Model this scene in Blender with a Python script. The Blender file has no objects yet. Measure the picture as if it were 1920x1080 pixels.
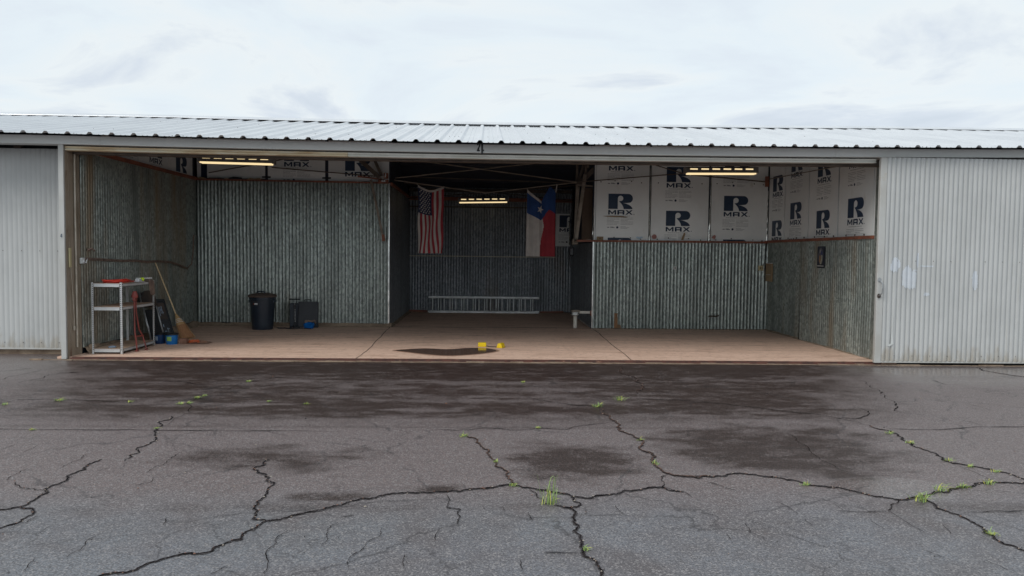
import bpy, math, random
import numpy as np
from mathutils import Vector, Matrix, noise
from mathutils.geometry import tessellate_polygon
R = math.radians
random.seed(7)
S = bpy.context.scene

# ------------------------------------------------------------------ camera
F, CAM = 1387.0, Vector((0, -11.0, 1.6))
yaw, pitch, roll = R(2.02), math.atan(65.5 / F), 0.0116
fwd = Vector((math.sin(yaw) * math.cos(pitch), math.cos(yaw) * math.cos(pitch), -math.sin(pitch)))
r0 = Vector((math.cos(yaw), -math.sin(yaw), 0)); u0 = r0.cross(fwd)
rt = r0 * math.cos(roll) + u0 * math.sin(roll); up = -r0 * math.sin(roll) + u0 * math.cos(roll)
cd = bpy.data.cameras.new('camera'); cam = bpy.data.objects.new('camera', cd)
S.collection.objects.link(cam); S.camera = cam
M = Matrix((rt, up, -fwd)).transposed().to_4x4(); M.translation = CAM
cam.matrix_world = M
cd.sensor_width = 36; cd.lens = 36 * F / 1920; cd.clip_end = 2000; cd.clip_start = 0.05

# ------------------------------------------------------------------ sky, sun, exposure
SUN_EL, SUN_AZ = R(40), R(232)      # high and behind the viewer, veiled by cloud
W = bpy.data.worlds.new('World'); S.world = W; W.use_nodes = True
nt = W.node_tree; nt.nodes.clear()
N = lambda t, **k: nt.nodes.new(t)
out = N('ShaderNodeOutputWorld'); bg = N('ShaderNodeBackground'); bg.inputs[1].default_value = 0.1
sky = N('ShaderNodeTexSky'); sky.sky_type = 'NISHITA'; sky.sun_disc = False
sky.sun_elevation = SUN_EL; sky.sun_rotation = SUN_AZ
tc = N('ShaderNodeTexCoord'); sp = N('ShaderNodeSeparateXYZ'); nt.links.new(tc.outputs['Generated'], sp.inputs[0])
def mth(op, a, b=None):
    m = N('ShaderNodeMath'); m.operation = op
    for i, v in enumerate((a, b)):
        if v is None: continue
        if isinstance(v, (int, float)): m.inputs[i].default_value = v
        else: nt.links.new(v, m.inputs[i])
    return m.outputs[0]
zz = mth('ADD', mth('MAXIMUM', sp.outputs[2], 0.0), 0.16)
cmb = N('ShaderNodeCombineXYZ')
nt.links.new(mth('DIVIDE', sp.outputs[0], zz), cmb.inputs[0]); nt.links.new(mth('DIVIDE', sp.outputs[1], zz), cmb.inputs[1])
n1 = N('ShaderNodeTexNoise'); n1.inputs['Scale'].default_value = 1.1; n1.inputs['Detail'].default_value = 7; n1.inputs['Roughness'].default_value = .55; n1.inputs['Distortion'].default_value = .6
nt.links.new(cmb.outputs[0], n1.inputs['Vector'])
rp = N('ShaderNodeValToRGB'); cr = rp.color_ramp
cr.elements[0].position = .28; cr.elements[0].color = (.58, .70, .84, 1)
cr.elements[1].position = .70; cr.elements[1].color = (.62, .69, .77, 1)
for p, c in ((.38, (.75, .82, .89, 1)), (.47, (.80, .88, .93, 1)), (.55, (.84, .895, .92, 1)), (.62, (.70, .765, .84, 1))):
    e = cr.elements.new(p); e.color = c
nt.links.new(n1.outputs[0], rp.inputs[0])
vm = N('ShaderNodeVectorMath'); vm.operation = 'SCALE'; vm.inputs['Scale'].default_value = 9.6
nt.links.new(rp.outputs[0], vm.inputs[0])
mx = N('ShaderNodeMixRGB'); mx.inputs[0].default_value = .93
nt.links.new(sky.outputs[0], mx.inputs[1]); nt.links.new(vm.outputs[0], mx.inputs[2])
nt.links.new(mx.outputs[0], bg.inputs[0]); nt.links.new(bg.outputs[0], out.inputs[0])
sd = bpy.data.lights.new('sun', 'SUN'); sd.energy = 1.5; sd.angle = R(26); sd.color = (1, .97, .92)
so = bpy.data.objects.new('sun', sd); S.collection.objects.link(so)
sdir = Vector((math.sin(SUN_AZ) * math.cos(SUN_EL), math.cos(SUN_AZ) * math.cos(SUN_EL), math.sin(SUN_EL)))
so.rotation_euler = sdir.to_track_quat('Z', 'Y').to_euler(); so.location = (0, -20, 20)
S.view_settings.view_transform = 'Standard'; S.view_settings.look = 'None'
S.view_settings.exposure = 0.12; S.view_settings.gamma = 1
S.render.engine = 'CYCLES'

# ------------------------------------------------------------------ materials
def mat(name, col, rough=.6, metal=0., col2=None, scale=4., stretch=(1, 1, 1), lo=.35, hi=.65, detail=6,
        bump=0., bscale=60., bdist=.01, spec=.5, emis=None, estr=0., extra=None, coat=0., splash=None):
    """principled material, two colours mixed by an object-space noise, optional bump;
    extra = list of (colour, noise scale, stretch, low, high) worn on top"""
    m = bpy.data.materials.new(name); m.use_nodes = True
    t = m.node_tree; b = t.nodes['Principled BSDF']; L = t.links.new
    b.inputs['Roughness'].default_value = rough; b.inputs['Metallic'].default_value = metal
    b.inputs['Specular IOR Level'].default_value = spec
    b.inputs['Coat Weight'].default_value = coat
    co = t.nodes.new('ShaderNodeTexCoord')
    def noi(sc, st, det=6):
        mp = t.nodes.new('ShaderNodeMapping'); mp.inputs['Scale'].default_value = st
        L(co.outputs['Object'], mp.inputs[0])
        n = t.nodes.new('ShaderNodeTexNoise'); n.inputs['Scale'].default_value = sc; n.inputs['Detail'].default_value = det
        n.inputs['Roughness'].default_value = .6
        L(mp.outputs[0], n.inputs['Vector']); return n.outputs[0]
    def ramp(v, a, z):
        r = t.nodes.new('ShaderNodeMapRange'); r.inputs[1].default_value = a; r.inputs[2].default_value = z
        r.interpolation_type = 'SMOOTHSTEP'
        L(v, r.inputs[0]); return r.outputs[0]
    def mix(f, a, c):
        x = t.nodes.new('ShaderNodeMixRGB'); L(f, x.inputs[0])
        for i, v in ((1, a), (2, c)):
            if isinstance(v, tuple): x.inputs[i].default_value = (*v[:3], 1)
            else: L(v, x.inputs[i])
        return x.outputs[0]
    if col2 is None: col2 = tuple(c * .78 for c in col)
    cur = mix(ramp(noi(scale, stretch, detail), lo, hi), tuple(col), tuple(col2))
    for e in (extra or []):
        cur = mix(ramp(noi(e[1], e[2]), e[3], e[4]), cur, tuple(e[0]))
    if splash:      # mud splashed up from the ground: strongest at the foot of the sheet
        sx = t.nodes.new('ShaderNodeSeparateXYZ'); L(co.outputs['Object'], sx.inputs[0])
        mm = t.nodes.new('ShaderNodeMath'); mm.operation = 'MULTIPLY_ADD'; L(noi(7, (1.5, 1.5, .5)), mm.inputs[0]); mm.inputs[1].default_value = -.9; L(sx.outputs[2], mm.inputs[2])
        cur = mix(ramp(mm.outputs[0], -.16, -.50), cur, splash)
    L(cur, b.inputs['Base Color'])
    if bump:
        bn = t.nodes.new('ShaderNodeBump'); bn.inputs['Strength'].default_value = bump; bn.inputs['Distance'].default_value = bdist
        L(noi(bscale, (1, 1, 1), 4), bn.inputs['Height']); L(bn.outputs[0], b.inputs['Normal'])
    if emis:
        b.inputs['Emission Color'].default_value = (*emis, 1); b.inputs['Emission Strength'].default_value = estr
    return m

def galv(name, c0, c1, stain, sl=.56, sh=.74, metal=.35, rough=.42, vs=34, st=(1.5, 1.5, .22)):
    """galvanised sheet: crystal spangle, streaks running down, rust or grime patches"""
    m = bpy.data.materials.new(name); m.use_nodes = True
    t = m.node_tree; b = t.nodes['Principled BSDF']; L = t.links.new
    b.inputs['Metallic'].default_value = metal
    co = t.nodes.new('ShaderNodeTexCoord').outputs['Object']
    v = t.nodes.new('ShaderNodeTexVoronoi'); v.inputs['Scale'].default_value = vs
    mp0 = t.nodes.new('ShaderNodeMapping'); mp0.inputs['Scale'].default_value = (1, 1, .55); L(co, mp0.inputs[0]); L(mp0.outputs[0], v.inputs['Vector'])
    s = t.nodes.new('ShaderNodeSeparateColor'); L(v.outputs['Color'], s.inputs[0])
    v2 = t.nodes.new('ShaderNodeTexNoise'); v2.inputs['Scale'].default_value = 55; v2.inputs['Detail'].default_value = 3; L(co, v2.inputs['Vector'])
    ad = t.nodes.new('ShaderNodeMath'); ad.operation = 'ADD'; L(s.outputs[0], ad.inputs[0])
    mu = t.nodes.new('ShaderNodeMath'); mu.operation = 'MULTIPLY_ADD'; L(v2.outputs[0], mu.inputs[0]); mu.inputs[1].default_value = .75; mu.inputs[2].default_value = -.37
    L(mu.outputs[0], ad.inputs[1])
    r = t.nodes.new('ShaderNodeMapRange'); r.inputs[1].default_value = .1; r.inputs[2].default_value = 1.0; L(ad.outputs[0], r.inputs[0])
    x = t.nodes.new('ShaderNodeMixRGB'); L(r.outputs[0], x.inputs[0]); x.inputs[1].default_value = (*c0, 1); x.inputs[2].default_value = (*c1, 1)
    cur = x.outputs[0]
    for (sc, stt, a, z, col) in ((1.3, (3, 3, .35), .45, .8, tuple(k * .7 for k in c0)), (1.1, st, sl, sh, stain)):
        mp = t.nodes.new('ShaderNodeMapping'); mp.inputs['Scale'].default_value = stt; L(co, mp.inputs[0])
        n = t.nodes.new('ShaderNodeTexNoise'); n.inputs['Scale'].default_value = sc; n.inputs['Detail'].default_value = 7; L(mp.outputs[0], n.inputs['Vector'])
        q = t.nodes.new('ShaderNodeMapRange'); q.inputs[1].default_value = a; q.inputs[2].default_value = z; L(n.outputs[0], q.inputs[0])
        x = t.nodes.new('ShaderNodeMixRGB'); L(q.outputs[0], x.inputs[0]); L(cur, x.inputs[1]); x.inputs[2].default_value = (*col, 1)
        cur = x.outputs[0]
    L(cur, b.inputs['Base Color'])
    rr = t.nodes.new('ShaderNodeMapRange'); L(s.outputs[1], rr.inputs[0]); rr.inputs[3].default_value = rough - .05; rr.inputs[4].default_value = rough + .1
    L(rr.outputs[0], b.inputs['Roughness'])
    return m

MT = {}
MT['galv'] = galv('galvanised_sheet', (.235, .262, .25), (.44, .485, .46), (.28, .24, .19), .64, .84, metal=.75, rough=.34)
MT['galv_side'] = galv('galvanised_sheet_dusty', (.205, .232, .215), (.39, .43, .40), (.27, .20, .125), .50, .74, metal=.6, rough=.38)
MT['galv_shaded'] = galv('galvanised_sheet_shaded', (.17, .185, .20), (.30, .325, .35), (.19, .15, .12), .58, .8, metal=.5, rough=.38)  # darker copy of the sheet, centre bay shade put into the colour
MT['door'] = mat('door_white_paint', (.50, .513, .51), .45, 0, (.445, .458, .455), 2.2, (1, 1, .5), extra=[((.44, .44, .415), 5, (6, 6, .3), .54, .85), ((.40, .36, .28), 14, (1, 1, 1), .66, .85)], splash=(.36, .335, .29))
MT['door_edge'] = mat('door_frame_paint', (.50, .505, .49), .45, 0, (.44, .435, .41), 3, (1, 1, .6), extra=[((.42, .36, .26), 6, (1, 1, 1), .62, .85)])
MT['patch'] = mat('pale_paint_patch', (.56, .60, .645), .4, 0, (.53, .565, .60), 14)
MT['fascia'] = mat('fascia_grey_paint', (.66, .68, .67), .5, 0, (.60, .62, .61), 1.2, (1, 1, 4), extra=[((.48, .46, .42), 3, (1, 1, 3), .64, .85)])
MT['rail'] = mat('rail_white', (.66, .65, .60), .5, 0, (.55, .54, .48), 2)
MT['rail_rust'] = mat('rail_rusty', (.66, .56, .38), .6, 0, (.48, .34, .19), 2.2, (1, 6, 6), extra=[((.62, .57, .45), 3, (.6, 3, 9), .5, .62)])
MT['roof'] = mat('roof_metal', (.68, .70, .72), .34, .35, (.61, .63, .655), 1.5, (1, .3, 1))
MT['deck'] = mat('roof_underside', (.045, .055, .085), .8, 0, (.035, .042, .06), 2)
MT['purlin'] = mat('purlin_steel', (.04, .042, .055), .7, 0, (.03, .03, .04), 2)
MT['board'] = mat('insulation_facing', (.82, .84, .83), .42, .1, (.75, .77, .76), 1.4, (1, 1, 1), extra=[((.50, .46, .38), 3, (1, 1, .4), .62, .85)])
MT['ink'] = mat('navy_ink', (.012, .032, .075), .5, 0, (.018, .04, .085), 8)
MT['ink2'] = mat('grey_ink', (.20, .22, .24), .6, 0, (.26, .27, .28), 30)
MT['foil'] = mat('foil_tape', (.85, .86, .83), .25, .8, (.45, .46, .44), 9, (1, 1, .5))
MT['redsteel'] = mat('red_primer_steel', (.27, .095, .055), .65, 0, (.17, .065, .042), 5, extra=[((.30, .13, .06), 9, (1, 1, 1), .58, .75)])
MT['steel'] = mat('pale_dusty_steel', (.26, .225, .185), .6, .2, (.17, .14, .11), 5)
MT['steel_dk'] = mat('dark_dusty_steel', (.12, .095, .075), .7, .1, (.07, .055, .045), 5)
MT['black'] = mat('black_plastic', (.012, .014, .018), .45, 0, (.02, .022, .026), 6)
MT['dusty'] = mat('dusty_black', (.07, .05, .04), .8, 0, (.035, .03, .028), 6)
MT['jamb'] = mat('jamb_brown', (.33, .275, .215), .7, 0, (.23, .18, .13), 2.5, (1, 1, .5), extra=[((.13, .055, .03), 6, (1, 1, .4), .6, .78), ((.33, .27, .2), 3, (1, 1, .5), .62, .8)])
MT['concrete'] = mat('footing_concrete', (.33, .25, .18), .9, 0, (.21, .15, .105), 7, bump=.6, bscale=25, bdist=.02)
MT['conduit'] = mat('pale_conduit', (.55, .51, .43), .5, 0, (.40, .35, .28), 6)
MT['shelf_steel'] = mat('shelf_grey_steel', (.62, .63, .63), .4, .2, (.52, .53, .53), 5)
MT['hole'] = mat('dark_opening', (.03, .03, .03), .9)
MT['chipboard'] = mat('shelf_chipboard', (.50, .34, .24), .85, 0, (.40, .27, .19), 9)
MT['redcord'] = mat('red_hose', (.72, .055, .03), .45, 0, (.60, .04, .025), 12)
MT['ball'] = mat('tennis_felt', (.62, .80, .04), .9, 0, (.55, .72, .04), 30)
MT['white'] = mat('white_plastic', (.72, .73, .74), .4, 0, (.62, .63, .64), 10)
MT['rag'] = mat('brown_rag', (.26, .19, .15), .95, 0, (.16, .11, .09), 12)
MT['towred'] = mat('tow_bar_red', (.27, .055, .045), .5, 0, (.17, .045, .038), 10)
MT['tubsteel'] = mat('silver_tube', (.42, .44, .45), .35, .6, (.3, .31, .32), 10)
MT['blue'] = mat('blue_tub', (.008, .17, .48), .35, 0, (.007, .14, .42), 6)
MT['navy'] = mat('navy_tub', (.010, .045, .14), .35, 0, (.008, .035, .11), 6)
MT['green'] = mat('green_label', (.30, .50, .12), .5)
MT['palelabel'] = mat('pale_label', (.30, .38, .48), .5)
MT['wood'] = mat('broom_handle_wood', (.74, .58, .36), .55, 0, (.64, .48, .28), 5, (6, 6, .5))
MT['straw'] = mat('broom_straw', (.50, .33, .16), .9, 0, (.34, .21, .09), 30, (3, 3, .3), bump=.8, bscale=90)
MT['strawred'] = mat('broom_straw_red', (.38, .19, .09), .9, 0, (.27, .13, .065), 30, (3, 3, .3), bump=.8, bscale=90)
MT['brick'] = mat('brown_block', (.25, .13, .09), .9, 0, (.17, .09, .06), 12)
MT['orange'] = mat('orange_net', (.62, .13, .04), .5, 0, (.42, .10, .04), 14)
MT['clearbag'] = mat('crumpled_bag', (.38, .24, .17), .35, 0, (.28, .15, .10), 14)
MT['bin'] = mat('bin_plastic', (.014, .022, .036), .35, 0, (.02, .03, .045), 4)
MT['binlid'] = mat('bin_lid_dusty', (.13, .09, .07), .85, 0, (.08, .058, .048), 5)
MT['cyan'] = mat('bright_blue_hose', (.005, .13, .42), .35, 0, (.004, .10, .34), 9)
MT['case'] = mat('dark_grey_case', (.035, .037, .045), .6, 0, (.028, .03, .036), 5)
MT['yellow'] = mat('yellow_plastic', (.86, .62, .004), .45, 0, (.78, .54, .004), 6)
MT['alu'] = mat('ladder_aluminium', (.86, .88, .88), .4, .1, (.62, .65, .66), 5)
MT['grass'] = mat('weed_green', (.30, .42, .14), .6, 0, (.20, .31, .09), 12)
MT['grassy'] = mat('weed_yellow', (.60, .56, .12), .6, 0, (.38, .45, .10), 12)
MT['flagred'] = mat('flag_red', (.26, .02, .03), .85, 0, (.21, .016, .025), 5)
MT['flagwhite'] = mat('flag_white', (.42, .39, .365), .85, 0, (.36, .335, .315), 5)
MT['flagnavy'] = mat('flag_navy', (.012, .022, .06), .85)
MT['flagblue'] = mat('flag_blue', (.010, .045, .16), .85)
MT['cream'] = mat('cream_plastic', (.55, .48, .28), .5)
MT['outlet'] = mat('outlet_white', (.62, .63, .61), .5)
MT['card'] = mat('cardboard', (.34, .25, .15), .9, 0, (.28, .2, .12), 10)
MT['pipe'] = mat('white_pipe', (.62, .59, .52), .5, 0, (.5, .46, .4), 8)
MT['lampmetal'] = mat('lamp_reflector', (.28, .26, .24), .45, .2, (.2, .18, .16), 8)
MT['tube'] = mat('lit_tube', (.4, .36, .28), .5, emis=(1, .77, .42), estr=.92)
MT['pinks'] = mat('pink_sticker', (.42, .20, .17), .6, 0, (.34, .14, .12), 20)
MT['wings'] = mat('pale_blue_sticker', (.5, .66, .80), .5)
MT['joint'] = mat('slab_joint_dirt', (.10, .06, .045), .95)
MT['stone'] = mat('small_stone', (.42, .38, .32), .8, 0, (.28, .2, .16), 40)

# ------------------------------------------------------------------ builders
def sag(v):
    x, y, z = v
    d = -.046 * max(0., 1 - ((x - .9) / 7.4) ** 2) + .0021 * x
    return (x, y, z + d)
def bez(p, n): pass
class B:
    def __init__(s): s.v = []; s.f = []; s.m = []
    def add(s, vs, fs, mi=0):
        o = len(s.v); s.v += [tuple(v) for v in vs]; s.f += [tuple(i + o for i in f) for f in fs]; s.m += [mi] * len(fs)
    def box(s, x0, y0, z0, x1, y1, z1, mi=0, bev=0.):
        if bev > 0:
            c = bev
            lo, hi = (x0, y0, z0), (x1, y1, z1)
            vs = []; idx = {}
            for sx in (0, 1):
                for sy in (0, 1):
                    for sz in (0, 1):
                        P = [hi[i] if k else lo[i] for i, k in enumerate((sx, sy, sz))]
                        for a in range(3):
                            q = list(P)
                            for b2 in range(3):
                                if b2 != a: q[b2] += c if (sx, sy, sz)[b2] == 0 else -c
                            idx[(sx, sy, sz, a)] = len(vs); vs.append(q)
            fs = []
            for a in range(3):
                b2, c2 = (a + 1) % 3, (a + 2) % 3
                for k in (0, 1):
                    lp = []
                    for (p, q) in ((0, 0), (1, 0), (1, 1), (0, 1)):
                        t = [0, 0, 0]; t[a] = k; t[b2] = p; t[c2] = q; lp.append(idx[(*t, a)])
                    fs.append(lp if k else lp[::-1])
            for a in range(3):
                b2, c2 = (a + 1) % 3, (a + 2) % 3
                for p in (0, 1):
                    for q in (0, 1):
                        t0 = [0, 0, 0]; t0[a] = 0; t0[b2] = p; t0[c2] = q; t1 = list(t0); t1[a] = 1
                        fs.append([idx[(*t0, b2)], idx[(*t1, b2)], idx[(*t1, c2)], idx[(*t0, c2)]])
            for sx in (0, 1):
                for sy in (0, 1):
                    for sz in (0, 1): fs.append([idx[(sx, sy, sz, a)] for a in range(3)])
            s.add(vs, fs, mi); return
        vs = [(x, y, z) for z in (z0, z1) for y in (y0, y1) for x in (x0, x1)]
        s.add(vs, [(0, 2, 3, 1), (4, 5, 7, 6), (0, 1, 5, 4), (2, 6, 7, 3), (0, 4, 6, 2), (1, 3, 7, 5)], mi)
    def bar(s, p, q, w, h, upv=(0, 0, 1), mi=0):
        p, q = Vector(p), Vector(q); d = (q - p).normalized(); u = Vector(upv)
        if abs(d.dot(u)) > .98: u = Vector((0, 1, 0))
        a = d.cross(u).normalized() * w / 2; b2 = a.cross(d).normalized() * h / 2
        vs = [e + sa * a + sb * b2 for e in (p, q) for sa, sb in ((-1, -1), (1, -1), (1, 1), (-1, 1))]
        s.add(vs, [(3, 2, 1, 0), (4, 5, 6, 7), (0, 1, 5, 4), (1, 2, 6, 5), (2, 3, 7, 6), (3, 0, 4, 7)], mi)
    def tube(s, pts, r, n=8, mi=0, cap=True):
        pts = [Vector(p) for p in pts]; rs = r if isinstance(r, (list, tuple)) else [r] * len(pts)
        vs = []; prev = None
        for i, p in enumerate(pts):
            d = (pts[min(i + 1, len(pts) - 1)] - pts[max(i - 1, 0)]).normalized()
            u = prev if prev is not None else (Vector((0, 0, 1)) if abs(d.z) < .9 else Vector((1, 0, 0)))
            a = (u - d * u.dot(d)); a = a.normalized() if a.length > 1e-6 else d.orthogonal().normalized(); prev = a
            b2 = d.cross(a)
            for k in range(n):
                t = 2 * math.pi * k / n; vs.append(p + (a * math.cos(t) + b2 * math.sin(t)) * rs[i])
        fs = [(i * n + k, i * n + (k + 1) % n, (i + 1) * n + (k + 1) % n, (i + 1) * n + k) for i in range(len(pts) - 1) for k in range(n)]
        if cap: fs += [tuple(range(n))[::-1], tuple((len(pts) - 1) * n + k for k in range(n))]
        s.add(vs, fs, mi)
    def lathe(s, prof, c=(0, 0, 0), n=32, mi=0, cap=True):
        vs = [(c[0] + r * math.cos(2 * math.pi * k / n), c[1] + r * math.sin(2 * math.pi * k / n), c[2] + z) for r, z in prof for k in range(n)]
        fs = [(i * n + k, i * n + (k + 1) % n, (i + 1) * n + (k + 1) % n, (i + 1) * n + k) for i in range(len(prof) - 1) for k in range(n)]
        if cap: fs += [tuple(range(n))[::-1], tuple((len(prof) - 1) * n + k for k in range(n))]
        s.add(vs, fs, mi)
    def poly(s, pts2, fn, th=0., mi=0):
        """flat polygon pts2 (u,v) placed by fn(u,v,d); th = thickness"""
        tri = tessellate_polygon([[Vector((a, b2, 0)) for a, b2 in pts2]])
        n = len(pts2)
        vs = [fn(a, b2, 0) for a, b2 in pts2]; fs = [tuple(t) for t in tri]
        if th:
            vs += [fn(a, b2, th) for a, b2 in pts2]; fs += [tuple(i + n for i in t)[::-1] for t in tri]
            fs += [(i, (i + 1) % n, (i + 1) % n + n, i + n) for i in range(n)]
        s.add(vs, fs, mi)
    def grid(s, rows, mi=0, mfn=None):
        n = len(rows[0]); vs = [v for r in rows for v in r]; o = len(s.v); s.v += [tuple(v) for v in vs]
        for i in range(len(rows) - 1):
            for k in range(n - 1):
                s.f.append((o + i * n + k, o + i * n + k + 1, o + (i + 1) * n + k + 1, o + (i + 1) * n + k))
                s.m.append(mfn(i, k) if mfn else mi)
    def build(s, name, mats, parent=None, smooth=False, warp=None):
        off = Vector((0, 0, 0)); p = parent
        while p is not None: off += p.location; p = p.parent
        vs = [warp(v) for v in s.v] if warp else s.v
        loc = Vector((0, 0, 0))
        if parent is None and name not in ('ground', 'floor'):
            a = np.array(vs); loc = Vector(((a[:, 0].min() + a[:, 0].max()) / 2, (a[:, 1].min() + a[:, 1].max()) / 2, a[:, 2].min())); off = loc
        me = bpy.data.meshes.new(name)
        me.from_pydata([(v[0] - off.x, v[1] - off.y, v[2] - off.z) for v in vs], [], s.f)
        if not isinstance(mats, (list, tuple)): mats = [mats]
        for m in mats: me.materials.append(MT[m] if isinstance(m, str) else m)
        me.polygons.foreach_set('material_index', s.m)
        if smooth: me.polygons.foreach_set('use_smooth', [True] * len(me.polygons))
        me.update()
        o = bpy.data.objects.new(name, me); S.collection.objects.link(o)
        o.location = loc
        if parent is not None: o.parent = parent
        if smooth is True:
            try:
                me.shade_auto_smooth
            except Exception: pass
            a = me.attributes.new('sharp_edge', 'BOOLEAN', 'EDGE') if 'sharp_edge' not in me.attributes else me.attributes['sharp_edge']
            import bmesh
            bm = bmesh.new(); bm.from_mesh(me)
            fl = [len(e.link_faces) == 2 and e.calc_face_angle(0) > R(42) for e in bm.edges]
            bm.free(); me.attributes['sharp_edge'].data.foreach_set('value', fl)
        return o
def tag(o, label=None, cat=None, group=None, kind=None):
    for k, v in (('label', label), ('category', cat), ('group', group), ('kind', kind)):
        if v: o[k] = v
    return o
def empty(name, loc, label, cat, group=None):
    o = bpy.data.objects.new(name, None); S.collection.objects.link(o); o.location = loc; o.empty_display_size = .2
    return tag(o, label, cat, group)

PITCH = .0735
def corr(b, axis, a0, a1, z0, z1, at, amp=.009, face=1, pitch=PITCH, seg=8, ztop=None, mi=0, jit=0., nz=2, lap=10):
    """corrugated sheeting in a vertical plane; axis 'x' or 'y' runs along the waves; ztop(a) overrides z1"""
    n = int((a1 - a0) / pitch * seg); rows = []
    for j in range(nz + 1):
        row = []
        for i in range(n + 1):
            a = a0 + (a1 - a0) * i / n
            w = math.floor((a - a0) / (pitch * lap))
            d = at - face * (amp * (2 * abs(math.sin(math.pi * (a - a0) / pitch)) ** .8 - 1) + (.004 if w % 2 else 0) + jit * noise.noise(Vector((a * .9, j * .7, at))))
            zt = ztop(a) if ztop else z1
            z = z0 + (zt - z0) * j / nz
            row.append((a, d, z) if axis == 'x' else (d, a, z))
        rows.append(row)
    b.grid(rows, mi)

# logo polygons, unit = height of the big letter
def arc(cx, cy, rx, ry, a0, a1, n):
    return [(cx + rx * math.cos(R(a0 + (a1 - a0) * i / n)), cy + ry * math.sin(R(a0 + (a1 - a0) * i / n))) for i in range(n + 1)]
LOGO_R = ([(0, 0), (0, 1)] + arc(1.33, .70, .30, .30, 90, -65, 14) + [(1.28, .405), (1.12, .395), (.966, .394), (1.1, .375), (1.25, .33), (1.40, .265), (1.52, .18), (1.59, .09), (1.62, 0), (1.03, 0),
          (1.01, .10), (.97, .20), (.90, .31), (.82, .40), (.74, .48), (.71, .505), (.78, .522)] + arc(.81, .70, .18, .178, -75, 180, 18) + [(.63, 0)])
def glyphM(x): return [(x, 0), (x, 1), (x + .19, 1), (x + .5, .42), (x + .81, 1), (x + 1, 1), (x + 1, 0), (x + .80, 0), (x + .80, .62), (x + .57, .14), (x + .43, .14), (x + .20, .62), (x + .20, 0)]
def logo(b, fn, h):
    """fn(u, v): board point for u right, v up in metres from the letter's lower left corner"""
    P = lambda sx, sy, ox, oy: (lambda u, v, d: fn(ox + u * sx, oy + v * sy))
    b.poly(LOGO_R, P(h, h, 0, 0))
    mh, my = .30 * h, -.37 * h
    b.poly(glyphM(0), P(.53 * h, mh, 0, my))
    ax, aw = .61 * h, .47 * h
    for (p, q, r, s2) in ((0, 0, .26, 1), (.74, 0, 1, .92), (.26, .74, .94, 1), (.26, .26, .74, .5)):
        b.poly([(p, q), (r, q), (r, s2), (p, s2)], P(aw, mh, ax, my))
    b.poly([(0, 0), (.34, .5), (.02, 1), (.27, 1), (.5, .66), (.73, 1), (.98, 1), (.66, .5), (1, 0), (.74, 0), (.5, .34), (.26, 0)], P(.5 * h, mh, 1.14 * h, my))
    b.poly(arc(1.72, -.34, .035, .035, 0, 330, 7), P(h, h, 0, 0), mi=1)
    # fine print
    rnd = random.Random(5)
    def dash(x, y, w, t): b.poly([(x, y), (x + w, y), (x + w, y + t), (x, y + t)], P(h, h, 0, 0), mi=1)
    x = .15
    while x < 1.45:
        w = .03 + rnd.random() * .09; dash(x, -.47, w, .026); x += w + .03
    for i in range(6):
        y = -.60 - i * .085
        for (xa, xb) in ((-.08, .78), (.84, 1.7)):
            x = xa; lim = xb - (rnd.random() * .4 if i in (2, 5) else .02)
            while x < lim:
                w = .10 + rnd.random() * .25; w = min(w, lim - x); dash(x, y, w, .018); x += w + .02
    dash(-.05, -1.25, .14, .055); dash(.16, -1.25, .06, .07); dash(.2, -1.21, .16, .03); dash(.24, -1.26, .2, .045)
    b.poly(arc(.62, -1.22, .075, .075, 0, 340, 12), P(h, h, 0, 0), mi=0)
    for i in range(3): dash(.84, -1.17 - i * .06, .35 + rnd.random() * .3, .016)

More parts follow.
